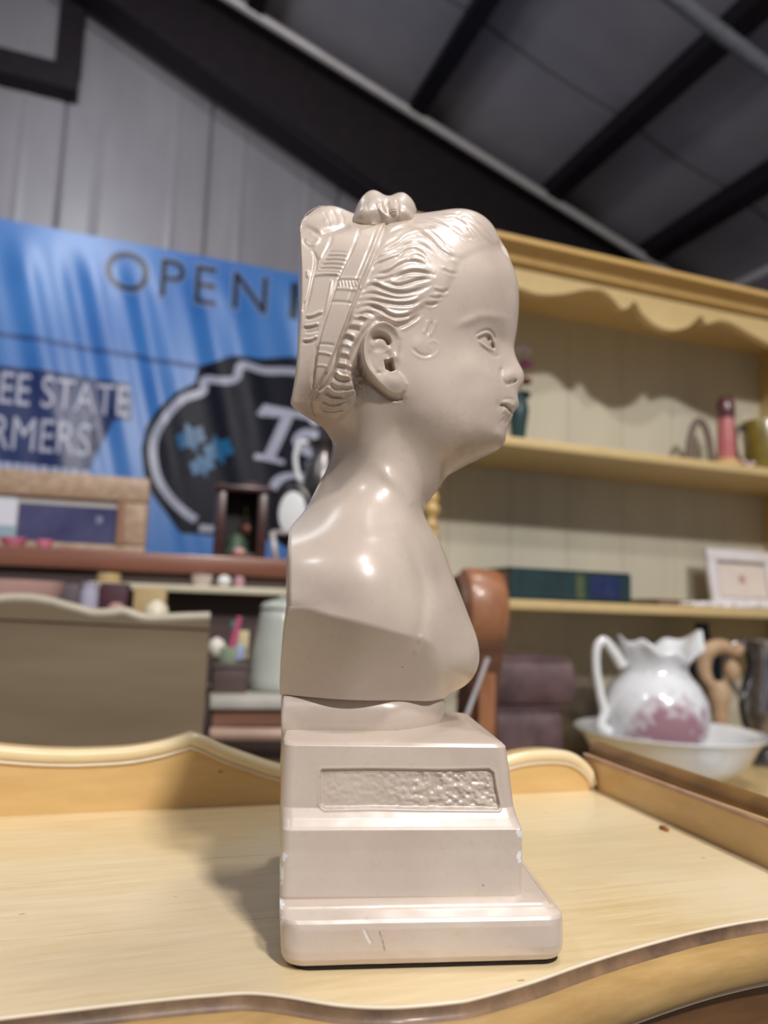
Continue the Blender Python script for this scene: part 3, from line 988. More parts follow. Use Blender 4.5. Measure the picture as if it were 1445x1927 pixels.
def ring(xb, xf, yn, z, r, nn=(360, 26, 30, 12), skew=SKEW, round_front=0.0):
    """rounded rectangle in plan: near side, front, far side, back; returns points and the near-side weight"""
    yf = 2 * YM - yn
    pts = []
    r = min(r, (yf - yn) / 2 - 1e-4)
    # near side from back to front, including half corners
    def side(p0, p1, n):
        t = np.linspace(0, 1, n, endpoint=False)
        return np.outer(1 - t, p0) + np.outer(t, p1)

    def corner(cx, cy, a0, a1, n):
        t = np.linspace(a0, a1, n, endpoint=False)
        return np.stack([cx + r * np.cos(t), cy + r * np.sin(t)], 1)
    nc = 8
    A = [corner(xb + r, yn + r, math.pi, 1.5 * math.pi, nc), side((xb + r, yn), (xf - r, yn), nn[0]), corner(xf - r, yn + r, -math.pi / 2, 0, nc),
         side((xf, yn + r), (xf, yf - r), nn[1]), corner(xf - r, yf - r, 0, math.pi / 2, nc), side((xf - r, yf), (xb + r, yf), nn[2]),
         corner(xb + r, yf - r, math.pi / 2, math.pi, nc), side((xb, yf - r), (xb, yn + r), nn[3])]
    P = np.concatenate(A)
    wb = np.clip((xf - P[:, 0]) / (xf - xb), 0, 1)
    P[:, 0] -= skew * (P[:, 1] - yn) * (0.45 + 0.55 * wb)
    return np.column_stack([P, np.full(len(P), z)])


def build_plinth(root):
    def lvl(py, Y, x0, x1, r, z=None):
        z = at_b(700, py, Y)[2] if z is None else z
        return (x_at(x0, z, Y, py), x_at(x1, z, Y, py), Y, z, r)
    # ----- collar under the bust
    def dshape(xb, xf, hw, z, n=90):
        t = np.linspace(-math.pi / 2, math.pi / 2, n)
        a = (xf - xb) * 0.42
        P = [(xb, YM - hw)] + [(xf - a - (xf - a - xb) * (1 - k / 40.0) if False else xb + (xf - a - xb) * k / 40.0, YM - hw) for k in range(1, 40)]
        P += [(xf - a + a * math.cos(k), YM + hw * math.sin(k)) for k in t]
        P += [(xb + (xf - a - xb) * (1 - k / 12.0), YM + hw) for k in range(1, 13)]
        P = np.array(P)
        wb = np.clip((xf - P[:, 0]) / (xf - xb), 0, 1)
        P[:, 0] -= SKEW * (P[:, 1] - (YM - hw)) * (0.45 + 0.55 * wb)
        return np.column_stack([P, np.full(len(P), z)])
    rows = []
    Yc = 0.300
    zt, zb_ = at_b(650, 1313, Yc)[2], at_b(650, 1370, Yc)[2]
    xb0 = at_b(531, 1340, Yc)[0]
    xf0 = at_b(843, 1330, YM)[0]
    for k in range(25):
        t = k / 24
        bul = math.sqrt(max(0, 1 - (2 * t - 1) ** 2 * 0.92))
        rows.append(dshape(xb0, xf0 - 0.0045 + 0.0055 * bul - 0.002 * t, (YM - Yc) - 0.0035 + 0.0045 * bul, zt - (zt - zb_ + 0.004) * t))
    loft('collar', rows, root, None)

    # ----- upper block, tapering out, with the stippled panel
    zq = at_b(902, 1354, YM)[2]
    zp = at_b(650, 1371, 0.3015)[2]
    print('TOPS', zq - TZ, zp - TZ, at_b(700, 1404, 0.285)[2] - TZ, at_b(852, 1338, YM)[2] - TZ)
    L = [(at_b(545, 1372, 0.302)[0], at_b(852, 1338, YM)[0] - 0.003, 0.306, zp + 0.0004, 0.004),
         (at_b(540, 1372, 0.300)[0], at_b(902, 1354, YM)[0] - 0.004, 0.3000, zp - 0.0004, 0.004),
         lvl(1397, 0.2868, 533, 948, 0.004),
         lvl(1404, 0.2852, 533, 955, 0.004),
         lvl(1450, 0.2850, 531, 962, 0.004),
         lvl(1520, 0.2846, 528, 970, 0.004),
         lvl(1540, 0.2828, 529, 976, 0.004),
         lvl(1556, 0.2808, 531, 982, 0.0035),
         lvl(1562, 0.2800, 531, 985, 0.003),
         lvl(1600, 0.2804, 529, 986, 0.003),
         lvl(1640, 0.2804, 527, 986, 0.003),
         lvl(1688, 0.2800, 526, 984, 0.003),
         lvl(1697, 0.2800, 526, 984, 0.003)]
    sub = [6, 10, 6, 22, 34, 12, 10, 6, 14, 14, 18, 3]
    rows = []
    for i in range(len(L) - 1):
        for k in range(sub[i]):
            t = k / sub[i]
            rows.append(ring(*[(1 - t) * a + t * b for a, b in zip(L[i], L[i + 1])]))
    rows.append(ring(*L[-1]))

    def rel(PX, PY, near):
        R = Relief(PX, PY)
        panel = [(602, 1452), (606, 1448), (700, 1447), (830, 1449), (920, 1447), (929, 1454), (933, 1480), (940, 1514), (938, 1523), (800, 1522), (700, 1520), (612, 1522), (602, 1515)]
        dd = sdist(PX, PY, panel)
        ins = sstep(dd, -1.0, 3.0)
        amt = 0.18 + 0.75 * sstep(PX, 660, 880)
        st = vnoise(PX / 11.0, PY / 8.0, 11) + 0.5 * vnoise(PX / 5.5, PY / 4.6, 12)
        st = np.sign(st) * np.abs(st) ** 0.7
        D = -1.15 * mm * ins + 0.5 * mm * st * amt * sstep(dd, 2, 7)
        D += 0.30 * mm * np.exp(-((dd + 2.5) / 2.2) ** 2) * (0.4 + 0.6 * sstep(PY, 1480, 1524))
        # incised marks on top near the collar
        D += 0.03 * mm * vnoise(PX / 24.0, PY / 24.0, 21)
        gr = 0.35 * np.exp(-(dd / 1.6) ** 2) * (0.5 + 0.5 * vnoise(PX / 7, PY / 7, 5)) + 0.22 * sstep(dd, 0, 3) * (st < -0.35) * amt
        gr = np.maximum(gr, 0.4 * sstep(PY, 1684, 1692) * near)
        ch = chips(PX, PY)
        return D * near, np.clip(gr, 0, 0.6), ch
    loft('pedestal', rows, root, rel)

    # ----- base slab
    zl = at_b(780, 1708, 0.2730)[2]
    zb2 = TZ + 0.0012
    L = [lvl(1684, 0.2850, 532, 975, 0.003, zl + 0.0010),
         lvl(1694, 0.2790, 526, 1000, 0.003, zl + 0.0008),
         lvl(1704, 0.2748, 526, 1034, 0.003, zl + 0.0003),
         lvl(1706, 0.2742, 526, 1037, 0.003, zl - 0.0005),
         lvl(1708, 0.2734, 526, 1040, 0.003, zl),
         lvl(1713, 0.2724, 526, 1046, 0.004),
         lvl(1730, 0.2696, 526, 1062, 0.005),
         lvl(1738, 0.2688, 526, 1066, 0.006),
         lvl(1750, 0.2684, 527, 1068, 0.007),
         lvl(1790, 0.2682, 528, 1069, 0.007),
         lvl(1805, 0.2686, 529, 1067, 0.007),
         lvl(1814, 0.2696, 533, 1062, 0.007),
         lvl(1821, 0.2712, 538, 1055, 0.007)]
    print('BASE z', [round((l[3] - TZ) * 1000, 1) for l in L])
    L = [list(l) for l in L]
    L[1][1] = 0.5 * (L[0][1] + L[2][1])
    for l in L:
        l[3] = max(l[3], zb2)
    L[-1][3] = zb2
    sub = [8, 10, 4, 4, 6, 12, 8, 8, 22, 10, 8, 6]
    rows = []
    for i in range(len(L) - 1):
        for k in range(sub[i]):
            t = k / sub[i]
            rows.append(ring(*[(1 - t) * a + t * b for a, b in zip(L[i], L[i + 1])]))
    rows.append(ring(*L[-1]))

    def rel2(PX, PY, near):
        D = 0.10 * mm * vnoise(PX / 30.0, PY / 18.0, 31)
        R = Relief(PX, PY)
        R.stroke([(686, 1748), (692, 1762), (699, 1775)], 2.2, -0.2 * mm, 0.1)
        gr = np.zeros(PX.shape)
        R2 = Relief(PX, PY)
        R2.stroke([(714, 1754), (719, 1768), (724, 1789)], 1.3, 0, 0, grime=0.85)
        R2.blob((690, 1730), 6, 5, 0, grime=0.35)
        gr = R2.G * (0.7 + 0.6 * vnoise(PX / 3, PY / 3, 9))
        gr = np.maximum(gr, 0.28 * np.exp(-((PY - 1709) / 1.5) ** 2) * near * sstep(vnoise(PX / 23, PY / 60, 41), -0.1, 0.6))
        ch = chips(PX, PY)
        R3 = Relief(PX, PY)
        R3.stroke([(684, 1750), (690, 1764), (697, 1776)], 2.0, 0, 0.05, grime=0.6)
        return (D + R.D) * near, np.clip(gr, 0, 0.85), np.maximum(ch, R3.G)
    loft('base_slab', rows, root, rel2)
    # dark felt under the base
    lo = ring(L[-1][0] + 0.0015, L[-1][1] + 0.0005, 0.2706, TZ + 0.0001, 0.007, nn=(20, 10, 10, 4))
    hi = lo.copy()
    hi[:, 2] = TZ + 0.0022
    lo, hi = bw(lo), bw(hi)
    mb = MB().prism(lo[::-1], hi[::-1])
    f = mb.build('felt_pad', mat('black_felt', srgb(28, 20, 18), srgb(42, 30, 26), 0.9, 200), root)
    f['label'] = 'thin black felt under the base'


def chips(PX, PY):
    c = np.zeros(PX.shape)
    nz = vnoise(PX / 2.6, PY / 3.4, 51)
    for x, y, rx, ry in [(979, 1567, 8, 10), (977, 1612, 5, 11), (968, 1481, 4, 6), (535, 1612, 5, 12), (529, 1645, 4, 22), (529, 1706, 5, 12), (531, 1732, 3, 10), (541, 1818, 7, 3)]:
        q = ((PX - x) / rx) ** 2 + ((PY - y) / ry) ** 2
        c = np.maximum(c, sstep(0.8 - q + 0.8 * nz, 0, 0.2))
    return c


def loft(name, rows, root, rel):
    m, n = len(rows), len(rows[0])
    V = bw(np.concatenate(rows))
    PX, PY = project(V)
    gr = np.zeros(len(V))
    ch = np.zeros(len(V))
    if rel is not None:
        nearw = np.tile(((np.arange(n) >= 2) & (np.arange(n) < 8 + 360 + 6)).astype(float), m)
        D, gr, ch = rel(PX, PY, nearw)
        V[:, 1] -= D
    i = np.arange(n)
    k = (i + 1) % n
    F = []
    for j in range(m - 1):
        F.append(np.stack([(j + 1) * n + i, (j + 1) * n + k, j * n + k, j * n + i], 1))
    # caps as fans
    V = np.concatenate([V, [V[:n].mean(0)], [V[(m - 1) * n:m * n].mean(0)]])
    c0, c1 = m * n, m * n + 1
    F.append(np.stack([i, k, np.full(n, c0), np.full(n, c0)], 1))
    F.append(np.stack([(m - 1) * n + k, (m - 1) * n + i, np.full(n, c1), np.full(n, c1)], 1))
    F = np.concatenate(F)
    gr = np.concatenate([gr, [0, 0]])
    ch = np.concatenate([ch, [0, 0]])
    tri = F[:, 2] == F[:, 3]
    og = ORG[root.name]
    me = bpy.data.meshes.new(name)
    faces = F[~tri].tolist() + F[tri][:, :3].tolist()
    me.from_pydata((V - og).tolist(), [], faces)
    me.update()
    for nm, v in (('grime', gr), ('chip', ch)):
        at = me.attributes.new(nm, 'FLOAT', 'POINT')
        at.data.foreach_set('value', v.astype(np.float32))
    me.polygons.foreach_set('use_smooth', [True] * len(me.polygons))
    me.materials.append(M_BUST)
    o = bpy.data.objects.new(name, me)
    COL.objects.link(o)
    o.parent = root
    ORG[o.name] = og
    return o


bust = build_bust()
build_bow(bust)
build_plinth(bust)

# ------------------------------------------------------------------ setting: floor, banner wall, roof
M_FLOOR = mat('concrete_floor', srgb(120, 114, 108), srgb(140, 134, 126), 0.6, 6, bump=0.2)
mk('floor', [(-6, -5, 0), (8, -5, 0), (8, 9, 0), (-6, 9, 0), (-6, -5, -0.1), (8, -5, -0.1), (8, 9, -0.1), (-6, 9, -0.1)],
   [[0, 1, 2, 3], [7, 6, 5, 4], [4, 5, 1, 0], [5, 6, 2, 1], [6, 7, 3, 2], [7, 4, 0, 3]], M_FLOOR, kind='structure', label='grey concrete hall floor')

W = Frame(at_y(278, 463, 4.2), 20.0)          # gable wall that carries the banner
M_WALL = mat('grey_wall_metal', srgb(138, 135, 141), srgb(152, 149, 155), 0.38, 3, stretch=(1, 1, 0.3), bump=0.05, spec=0.5)
M_STEEL = mat('dark_steel', srgb(26, 19, 24), srgb(34, 27, 32), 0.6, 20, spec=0.3)
M_PIPE = mat('pale_pipe', srgb(196, 190, 190), srgb(208, 202, 202), 0.4, 30, metal=0.2)
M_ROOF = mat('roof_liner', srgb(160, 155, 164), srgb(174, 169, 178), 0.5, 2, bump=0.1)

wall = empty('wall_back', W.P(0, 0, 0))
tag(wall, 'pale grey metal panel wall behind the blue banner', kind='structure')
aw0 = -3.6
pw = 0.82
seam0, _ = W.px(395, 330)
k0 = math.floor((aw0 - seam0) / pw)
for i in range(10):
    a0 = seam0 + (k0 + i) * pw
    mb = MB()
    # a shallow rolled sheet: flat with two low ribs and a lapped edge
    prof = [(0.0, 0.012), (0.02, 0.0), (0.16, 0.0), (0.19, -0.006), (0.22, 0.0), (0.58, 0.0), (0.61, -0.006), (0.64, 0.0), (pw - 0.025, 0.0), (pw - 0.006, 0.012)]
    A = [W.P(a0 + a, b, 0) for a, b in prof] + [W.P(a0 + pw - 0.006, 0.04, 0), W.P(a0, 0.04, 0)]
    B = [p + np.array([0, 0, 5.4]) for p in A]
    mb.prism(A[::-1], B[::-1])
    mb.build('panel', M_WALL, wall)
# sheet behind the joints so that no gap opens
MB().fbox(W, aw0 - 0.4, aw0 + 9.0, 0.03, 0.08, 0, 5.4).build('backing', M_STEEL, wall)

# ---- the roof slope: a rafter along the wall, purlins running away from it
bR = -0.34
ra = np.array(at_plane(400, -6, W.P(0, bR, 0), W.n))
rb = np.array(at_plane(1170, 472, W.P(0, bR, 0), W.n))
rdir = (rb - ra) / np.linalg.norm(rb - ra)
rn = np.cross(rdir, W.n)
rn = rn / np.linalg.norm(rn)
if rn[2] < 0:
    rn = -rn


def roof_pt(s, d, h=0.0):
    """s along the slope, d towards the camera, h above the roof skin (negative: below)"""
    return ra + rdir * s - W.n * d + rn * (h + 0.16)


def roof_hit(px, py, h=0.0):
    q = at_plane(px, py, roof_pt(0, 0, h), rn)
    e = q - ra
    return float(np.dot(e, rdir)), float(-np.dot(e, W.n))


ceiling = empty('ceiling', roof_pt(0, 0, 0))
tag(ceiling, 'sloping grey roof liner with dark steel purlins', kind='structure')
S_LIST = []
for p in [(486, 12), (850, 100), (1225, 190), (1330, 405)]:
    S_LIST.append(roof_hit(*p, h=-0.08))
seams_d = sorted([0.0, roof_hit(1045, 122)[1], roof_hit(1345, 350)[1]])
print('ROOF', S_LIST, seams_d, 'rb s', np.linalg.norm(rb - ra))
sp = [s for s, d in S_LIST]
dseam = np.mean(seams_d[1:])
# liner panels between purlins and seams
sgrid = [-5.0, -3.6, -2.2, -0.9] + sorted(sp) + [max(sp) + 1.2, max(sp) + 2.4]
dgrid = [-0.42, dseam, dseam + 1.6, dseam + 3.2, dseam + 5.0]
for i in range(len(sgrid) - 1):
    for j in range(len(dgrid) - 1):
        s0, s1, d0, d1 = sgrid[i] + 0.006, sgrid[i + 1] - 0.006, dgrid[j] + 0.012, dgrid[j + 1] - 0.012
        mb = MB()
        n = 8
        for lay in (0.0, 0.03):
            pass
        # liner sags a little between the purlins
        V, F = [], []
        for a in range(n + 1):
            t = a / n
            sag = -0.03 * math.sin(math.pi * t)
            for d in (d0, d1):
                V.append(roof_pt(s0 + (s1 - s0) * t, d, sag))
        for a in range(n + 1):
            t = a / n
            sag = -0.03 * math.sin(math.pi * t) + 0.03
            for d in (d0, d1):
                V.append(roof_pt(s0 + (s1 - s0) * t, d, sag))
        m = 2 * (n + 1)
        for a in range(n):
            F.append([2 * a, 2 * a + 2, 2 * a + 3, 2 * a + 1])
            F.append([m + 2 * a + 1, m + 2 * a + 3, m + 2 * a + 2, m + 2 * a])
            F.append([2 * a, m + 2 * a, m + 2 * a + 2, 2 * a + 2])
            F.append([2 * a + 1, 2 * a + 3, m + 2 * a + 3, m + 2 * a + 1])
        F.append([0, 1, m + 1, m])
        F.append([2 * n, m + 2 * n, m + 2 * n + 1, 2 * n + 1])
        mb.add(V, F)
        mb.build('liner_panel', M_ROOF, ceiling, smooth=True, sharp=40)
c8 = lambda s0, s1, d0, d1, h0, h1: [roof_pt(s0, d0, h0), roof_pt(s1, d0, h0), roof_pt(s1, d1, h0), roof_pt(s0, d1, h0),
                                     roof_pt(s0, d0, h1), roof_pt(s1, d0, h1), roof_pt(s1, d1, h1), roof_pt(s0, d1, h1)]
MB().box8(c8(sgrid[0], sgrid[-1], -0.42, dgrid[-1], 0.04, 0.08)).build('roof_sheet', M_STEEL, ceiling)
for s in sgrid[1:-1]:
    mb = MB()
    mb.box8(c8(s - 0.05, s + 0.05, -0.30, dgrid[-1], -0.17, -0.155))
    mb.box8(c8(s - 0.05, s - 0.035, -0.30, dgrid[-1], -0.155, 0.03))
    mb.box8(c8(s - 0.05, s + 0.05, -0.30, dgrid[-1], 0.02, 0.032))
    mb.build('purlin', M_STEEL, ceiling)
# rafter: deep tapered plate girder in front of the wall
lo = [at_plane(*p, W.P(0, bR, 0), W.n) for p in [(230, 0), (640, 288), (830, 422), (1010, 560)]]
lo = np.array(lo)
e0 = lo[0] + (lo[0] - lo[1]) * 1.2
e1 = lo[3] + (lo[3] - lo[2]) * 3
up = [ra - rdir * 2.5 - rn * 0.0, rb + rdir * 3.0]
face = [e0] + list(lo) + [e1, up[1], up[0]]
mb = MB()
A = [p + W.n * 0.05 for p in face]
B = [p + W.n * 0.075 for p in face]
mb.prism(A, B)
for q0, q1 in ((e0, e1), (up[0], up[1])):
    d = np.array([0, 0, 0.025])
    mb.box8([q0 - W.n * 0.02 - d, q1 - W.n * 0.02 - d, q1 + W.n * 0.16 - d, q0 + W.n * 0.16 - d, q0 - W.n * 0.02, q1 - W.n * 0.02, q1 + W.n * 0.16, q0 + W.n * 0.16])
mb.build('rafter', M_STEEL, ceiling)

# eave wall far to the right, where the roof comes down
ev = roof_pt(sgrid[-1] - 0.15, 0, 0)
ea, _, ez = W.ab(ev)
MB().fbox(W, ea, ea + 0.08, -6.5, 0.0, 0.0, ez + 0.1).build('wall_right', M_WALL, kind='structure', label='grey metal eave wall on the right')

pipe0 = ra - rdir * 0.6 - W.n * 0.06
pipe1 = rb + rdir * 1.6 - W.n * 0.06
MB().tube([pipe0, (pipe0 + pipe1) / 2, pipe1], 0.028, 14).build('conduit_pipe', M_PIPE, smooth=True, sharp=50,
    label='long pale pipe running along the black rafter', cat='pipe')
q0 = at_y(1262, -14, 2.6)
s_, d_ = roof_hit(1360, 65, -0.30)
c0 = roof_pt(s_ - 1.6, d_, -0.30)
c1 = roof_pt(s_ + 2.6, d_, -0.30)
MB().tube([c0, (c0 + c1) / 2, c1], 0.035, 14).build('conduit_pipe', mat('grey_pipe', srgb(110, 112, 120), srgb(124, 126, 134), 0.45, 30), smooth=True, sharp=50,
    label='grey pipe crossing the purlins at the top right of the roof', cat='pipe')
s_, d_ = roof_hit(1420, 521, -0.34)
c0 = roof_pt(s_, d_ + 0.9, -0.34)
c1 = roof_pt(s_, d_ - 0.3, -0.34)
MB().tube([c0, (c0 + c1) / 2, c1], 0.03, 14).build('conduit_pipe', M_PIPE, smooth=True, sharp=50,
    label='short pale pipe just above the right end of the hutch cornice', cat='pipe')

# dark steel frame high on the left of the wall
fr = empty('steel_frame', W.P(*[W.px(70, 120, -0.10)[0], -0.10, W.px(70, 150, -0.10)[1]]), 'dark steel opening frame high on the wall, top left corner', 'frame')
a0, z0 = W.px(145, 178, -0.10)
a1, z1 = W.px(140, 132, -0.10)
ac, zc_ = W.px(118, 60, -0.10)
MB().fbox(W, a0 - 1.4, a0, -0.14, -0.02, z0, z1).build('rail', M_STEEL, fr)
MB().fbox(W, ac - 0.02, a0 + 0.005, -0.14, -0.02, z1, z1 + 0.9).build('post', M_STEEL, fr)

# ------------------------------------------------------------------ the banner
BB = -0.06                                        # banner hangs this far in front of the wall


def fold(a, z):
    """shallow slack folds of the vinyl: they fan out below the top hem"""
    az = (z - zt_b)
    q = a + 0.26 * az
    amp = sstep(-az, 0.02, 0.35) * (1 - 0.55 * sstep(-az, 0.7, 1.6))
    return amp * (0.010 * np.sin(q * 14.0 + 1.6 * np.sin(q * 2.3)) + 0.005 * np.sin(q * 31.0 + 2.4 * np.sin(q * 3.1 + 1)))


aL, zt_b = W.px(0, 411, BB)
aR, _ = W.px(556, 515, BB)
ban_a0, ban_a1 = aL - 0.75, aR + 1.35
ban_z1 = zt_b
ban_z0 = W.px(300, 1130, BB)[1] - 0.1
Ztop = lambda a: 0.0
# banner top hem may not be level: fit the two pixels
z_r = W.px(556, 515, BB)[1]
tilt = (z_r - zt_b) / (aR - aL)


def ban(a, z, off=0.0):
    z2 = z + tilt * (a - aL)
    return W.P(a, BB - float(fold(np.array(a), np.array(z))) - off, z2)


M_BAN = mat('blue_vinyl', srgb(54, 118, 196), srgb(74, 140, 214), 0.34, 1.2, spec=0.6, detail=2)
M_NAVY = mat('navy_print', srgb(34, 52, 104), srgb(38, 58, 112), 0.3, 3, spec=0.35)
M_BLACK = mat('black_print', srgb(12, 14, 32), srgb(16, 18, 38), 0.42, 3, spec=0.22)
M_SILVER = mat('silver_print', srgb(176, 178, 196), srgb(186, 188, 206), 0.32, 3, spec=0.35)
M_LETTER = mat('white_print', srgb(196, 196, 216), srgb(204, 204, 224), 0.32, 3, spec=0.35)
M_GREYL = mat('charcoal_print', srgb(34, 42, 60), srgb(40, 48, 66), 0.32, 3, spec=0.35)
M_HALO = mat('pale_halo_print', srgb(120, 146, 196), srgb(126, 152, 202), 0.32, 3, spec=0.35)
M_TEAL = mat('teal_print', srgb(22, 92, 140), srgb(36, 116, 164), 0.32, 8, spec=0.35)

broot = empty('banner', ban(aL, zt_b - 0.9), 'large glossy blue vinyl banner with a black logo on the back wall', 'banner')
na, nz = 260, 60
V, F = [], []
for j in range(nz + 1):
    for i in range(na + 1):
        a = ban_a0 + (ban_a1 - ban_a0) * i / na
        z = ban_z0 + (ban_z1 - ban_z0) * j / nz
        V.append(ban(a, z))
for j in range(nz):
    for i in range(na):
        k = j * (na + 1) + i
        F.append([k, k + 1, k + na + 2, k + na + 1])
n0 = len(V)
V += [v + W.n * 0.002 for v in np.array(V)]
F += [[b + n0 for b in f[::-1]] for f in F]
mk('vinyl_sheet', V, F, M_BAN, broot, smooth=True)


def px_ban(px, py):
    a, z = W.px(px, py, BB)
    return a, z - tilt * (a - aL)


def decal(name, polys, material, off, thick=0.0012):
    """flat print following the folds: polygons given in banner coordinates"""
    bm = bmesh.new()
    for poly in polys:
        vs = [bm.verts.new((p[0], 0, p[1])) for p in poly]
        try:
            bm.faces.new(vs)
        except ValueError:
            pass
    bmesh.ops.triangulate(bm, faces=bm.faces[:])
    xs = [v.co.x for v in bm.verts]
    zs = [v.co.z for v in bm.verts]
    x = min(xs)
    while x < max(xs):
        x += 0.03
        bmesh.ops.bisect_plane(bm, geom=bm.verts[:] + bm.edges[:] + bm.faces[:], plane_co=(x, 0, 0), plane_no=(1, 0, 0))
    z = min(zs)
    while z < max(zs):
        z += 0.12
        bmesh.ops.bisect_plane(bm, geom=bm.verts[:] + bm.edges[:] + bm.faces[:], plane_co=(0, 0, z), plane_no=(0, 0, 1))
    bm.verts.index_update()
    V = [ban(v.co.x, v.co.z, off) for v in bm.verts]
    F = [[v.index for v in f.verts] for f in bm.faces]
    bm.free()
    # make every face look at the camera
    out = []
    for f in F:
        a, b, c = V[f[0]], V[f[1]], V[f[2]]
        out.append(f if np.dot(np.cross(b - a, c - a), W.n) < 0 else f[::-1])
    return mk(name, V, out, material, broot, smooth=True)


def thick_line(pts, w, n=8, closed=False, smooth=True):
    """polyline in (a, z) -> quad strips"""
    P = catmull(pts, n, closed) if smooth else np.array(pts, float)
    T = np.gradient(P, axis=0)
    T /= np.linalg.norm(T, axis=1)[:, None] + 1e-9
    Nn = np.stack([-T[:, 1], T[:, 0]], 1)
    if not hasattr(w, '__len__'):
        w = np.full(len(P), w)
    A, B = P + Nn * w[:, None] / 2, P - Nn * w[:, None] / 2
    m = len(P)
    rng = range(m) if closed else range(m - 1)
    return [[A[i], A[(i + 1) % m], B[(i + 1) % m], B[i]] for i in rng]


def text_polys(body, x0, z0, hgt, xs=1.0, bold=0.0, shear=0.0):
    cu = bpy.data.curves.new('text_tmp', 'FONT')
    cu.body = body
    cu.offset = bold
    cu.resolution_u = 6
    cu.shear = shear
    cu.fill_mode = 'FRONT'
    o = bpy.data.objects.new('text_tmp', cu)
    COL.objects.link(o)
    dg = bpy.context.evaluated_depsgraph_get()
    dg.update()
    me = o.evaluated_get(dg).to_mesh()
    V = np.array([v.co[:2] for v in me.vertices])
    F = [list(p.vertices) for p in me.polygons]
    o.evaluated_get(dg).to_mesh_clear()
    bpy.data.objects.remove(o)
    bpy.data.curves.remove(cu)
    cap = 0.729 if False else V[:, 1].max() - V[:, 1].min()
    s = hgt / cap
    V = (V - [V[:, 0].min(), V[:, 1].min()]) * [s * xs, s]
    width = V[:, 0].max()
    return [[(x0 + V[i, 0], z0 + V[i, 1]) for i in f] for f in F], width


def islands(polys):
    key = lambda p: (round(p[0], 5), round(p[1], 5))
    par = {}

    def find(x):
        while par[x] != x:
            par[x] = par[par[x]]
            x = par[x]
        return x
    for f in polys:
        ks = [key(p) for p in f]
        for k in ks:
            par.setdefault(k, k)
        for k in ks[1:]:
            par[find(k)] = find(ks[0])
    g = {}
    for f in polys:
        g.setdefault(find(key(f[0])), []).append(f)
    return list(g.values())


bz = lambda pts: [px_ban(380 * 0 + 0.4152 * x, 380 + 0.4152 * y) for x, y in pts]
# OPEN + the first stroke of the next word (the rest hides behind the bust)
o0 = px_ban(193, 540)
o1 = px_ban(505, 592)
hO = px_ban(238, 474)[1] - px_ban(238, 547)[1]
for body, x_l, x_r, base in [('O', 195, 277, 545), ('P', 300, 345, 555), ('E', 365, 405, 566), ('N', 436, 500, 584)]:
    pl = px_ban(x_l, base)
    pr = px_ban(x_r, base + 0.16 * (x_r - x_l))
    P, wd = text_polys(body, pl[0], o0[1], hO, 1.0, 0.0)
    k = (pr[0] - pl[0]) / wd
    P = [[(pl[0] + (x - pl[0]) * k, z) for x, z in f] for f in P]
    Ph, wh = text_polys(body, 0, 0, hO * 1.14, 1.0, 0.035)
    kh = (pr[0] - pl[0]) * 1.14 / wh
    Ph = [[(pl[0] - 0.07 * (pr[0] - pl[0]) + x * kh, o0[1] - 0.07 * hO + z) for x, z in f] for f in Ph]
    decal('letter_halo', Ph, M_HALO, 0.003)
    decal('letter', P, M_GREYL, 0.005)
x0 = px_ban(544, 600)[0]
decal('letter', [[(x0, o0[1]), (x0 + 0.05, o0[1]), (x0 + 0.05, o0[1] + hO), (x0, o0[1] + hO)]], M_GREYL, 0.005)
# navy ground of the two-line lettering
decal('text_ground', [bz([(-420, 690), (250, 770), (590, 825), (596, 990), (405, 985), (400, 1225), (-420, 1120)])], M_NAVY, 0.003)
for body, xr, base, xl, hpx, yref in [('SEE STATE', 241, 786, -34, 58, 745), ('RMERS', 167, 860, -20, 62, 830)]:
    zr = px_ban(xr, base)
    zl = px_ban(xl, base - 0.115 * (xr - xl))
    hh = px_ban(xr, base - hpx)[1] - zr[1]
    P, wd = text_polys(body, 0, 0, hh, 1.0, 0.0)
    k = (zr[0] - zl[0]) / wd
    P = [[(zl[0] + x * k, zr[1] + z) for x, z in f] for f in P]
    for comp in islands(P):
        decal('letter', comp, M_LETTER, 0.006)
rnd = random.Random(4)
small = []
x = -60
while x < 165:
    w = rnd.uniform(9, 16)
    a0, z0 = px_ban(x, 868 + 0.11 * x)
    a1, z1 = px_ban(x + w, 868 + 0.11 * (x + w))
    _, z2 = px_ban(x, 884 + 0.11 * x)
    small.append([(a0, z2), (a1, z2), (a1, z0), (a0, z0)])
    x += w + rnd.uniform(4, 7)
for sm in small:
    decal('small_letter', [sm], M_LETTER, 0.006)
# dark hem line across the banner
decal('hem_line', thick_line(bz([(-300, 560), (100, 612), (420, 668), (700, 715), (900, 750)]), 0.028), mat('hem_blue', srgb(38, 84, 150), None, 0.4), 0.003)

logo_l = [(1325, 700), (1180, 712), (1045, 698), (1028, 760), (900, 748), (882, 822), (800, 862), (722, 930), (662, 1020), (640, 1120), (652, 1230), (692, 1330), (752, 1410), (835, 1482),
          (818, 1500), (1010, 1515), (1325, 1540)]
decal('logo_ground', [bz(logo_l + [(1900, 1560), (2300, 1400), (2350, 1150), (2250, 980), (2100, 900), (2000, 880), (1860, 800), (1700, 790), (1500, 730)])], M_BLACK, 0.003)
sil = [(1900, 900), (1500, 800), (1330, 768), (1200, 766), (1092, 744), (1062, 806), (932, 808), (918, 862), (830, 894), (762, 960), (710, 1042), (692, 1130), (710, 1240), (762, 1330), (830, 1400), (888, 1442)]
decal('logo_outline', thick_line(bz(sil), px_ban(45 * 0.4152, 800)[0] - px_ban(0, 800)[0], 5), M_SILVER, 0.006)
decal('logo_outline', [bz([(905, 1462), (1060, 1478), (1060, 1500), (900, 1495)])], M_SILVER, 0.006)
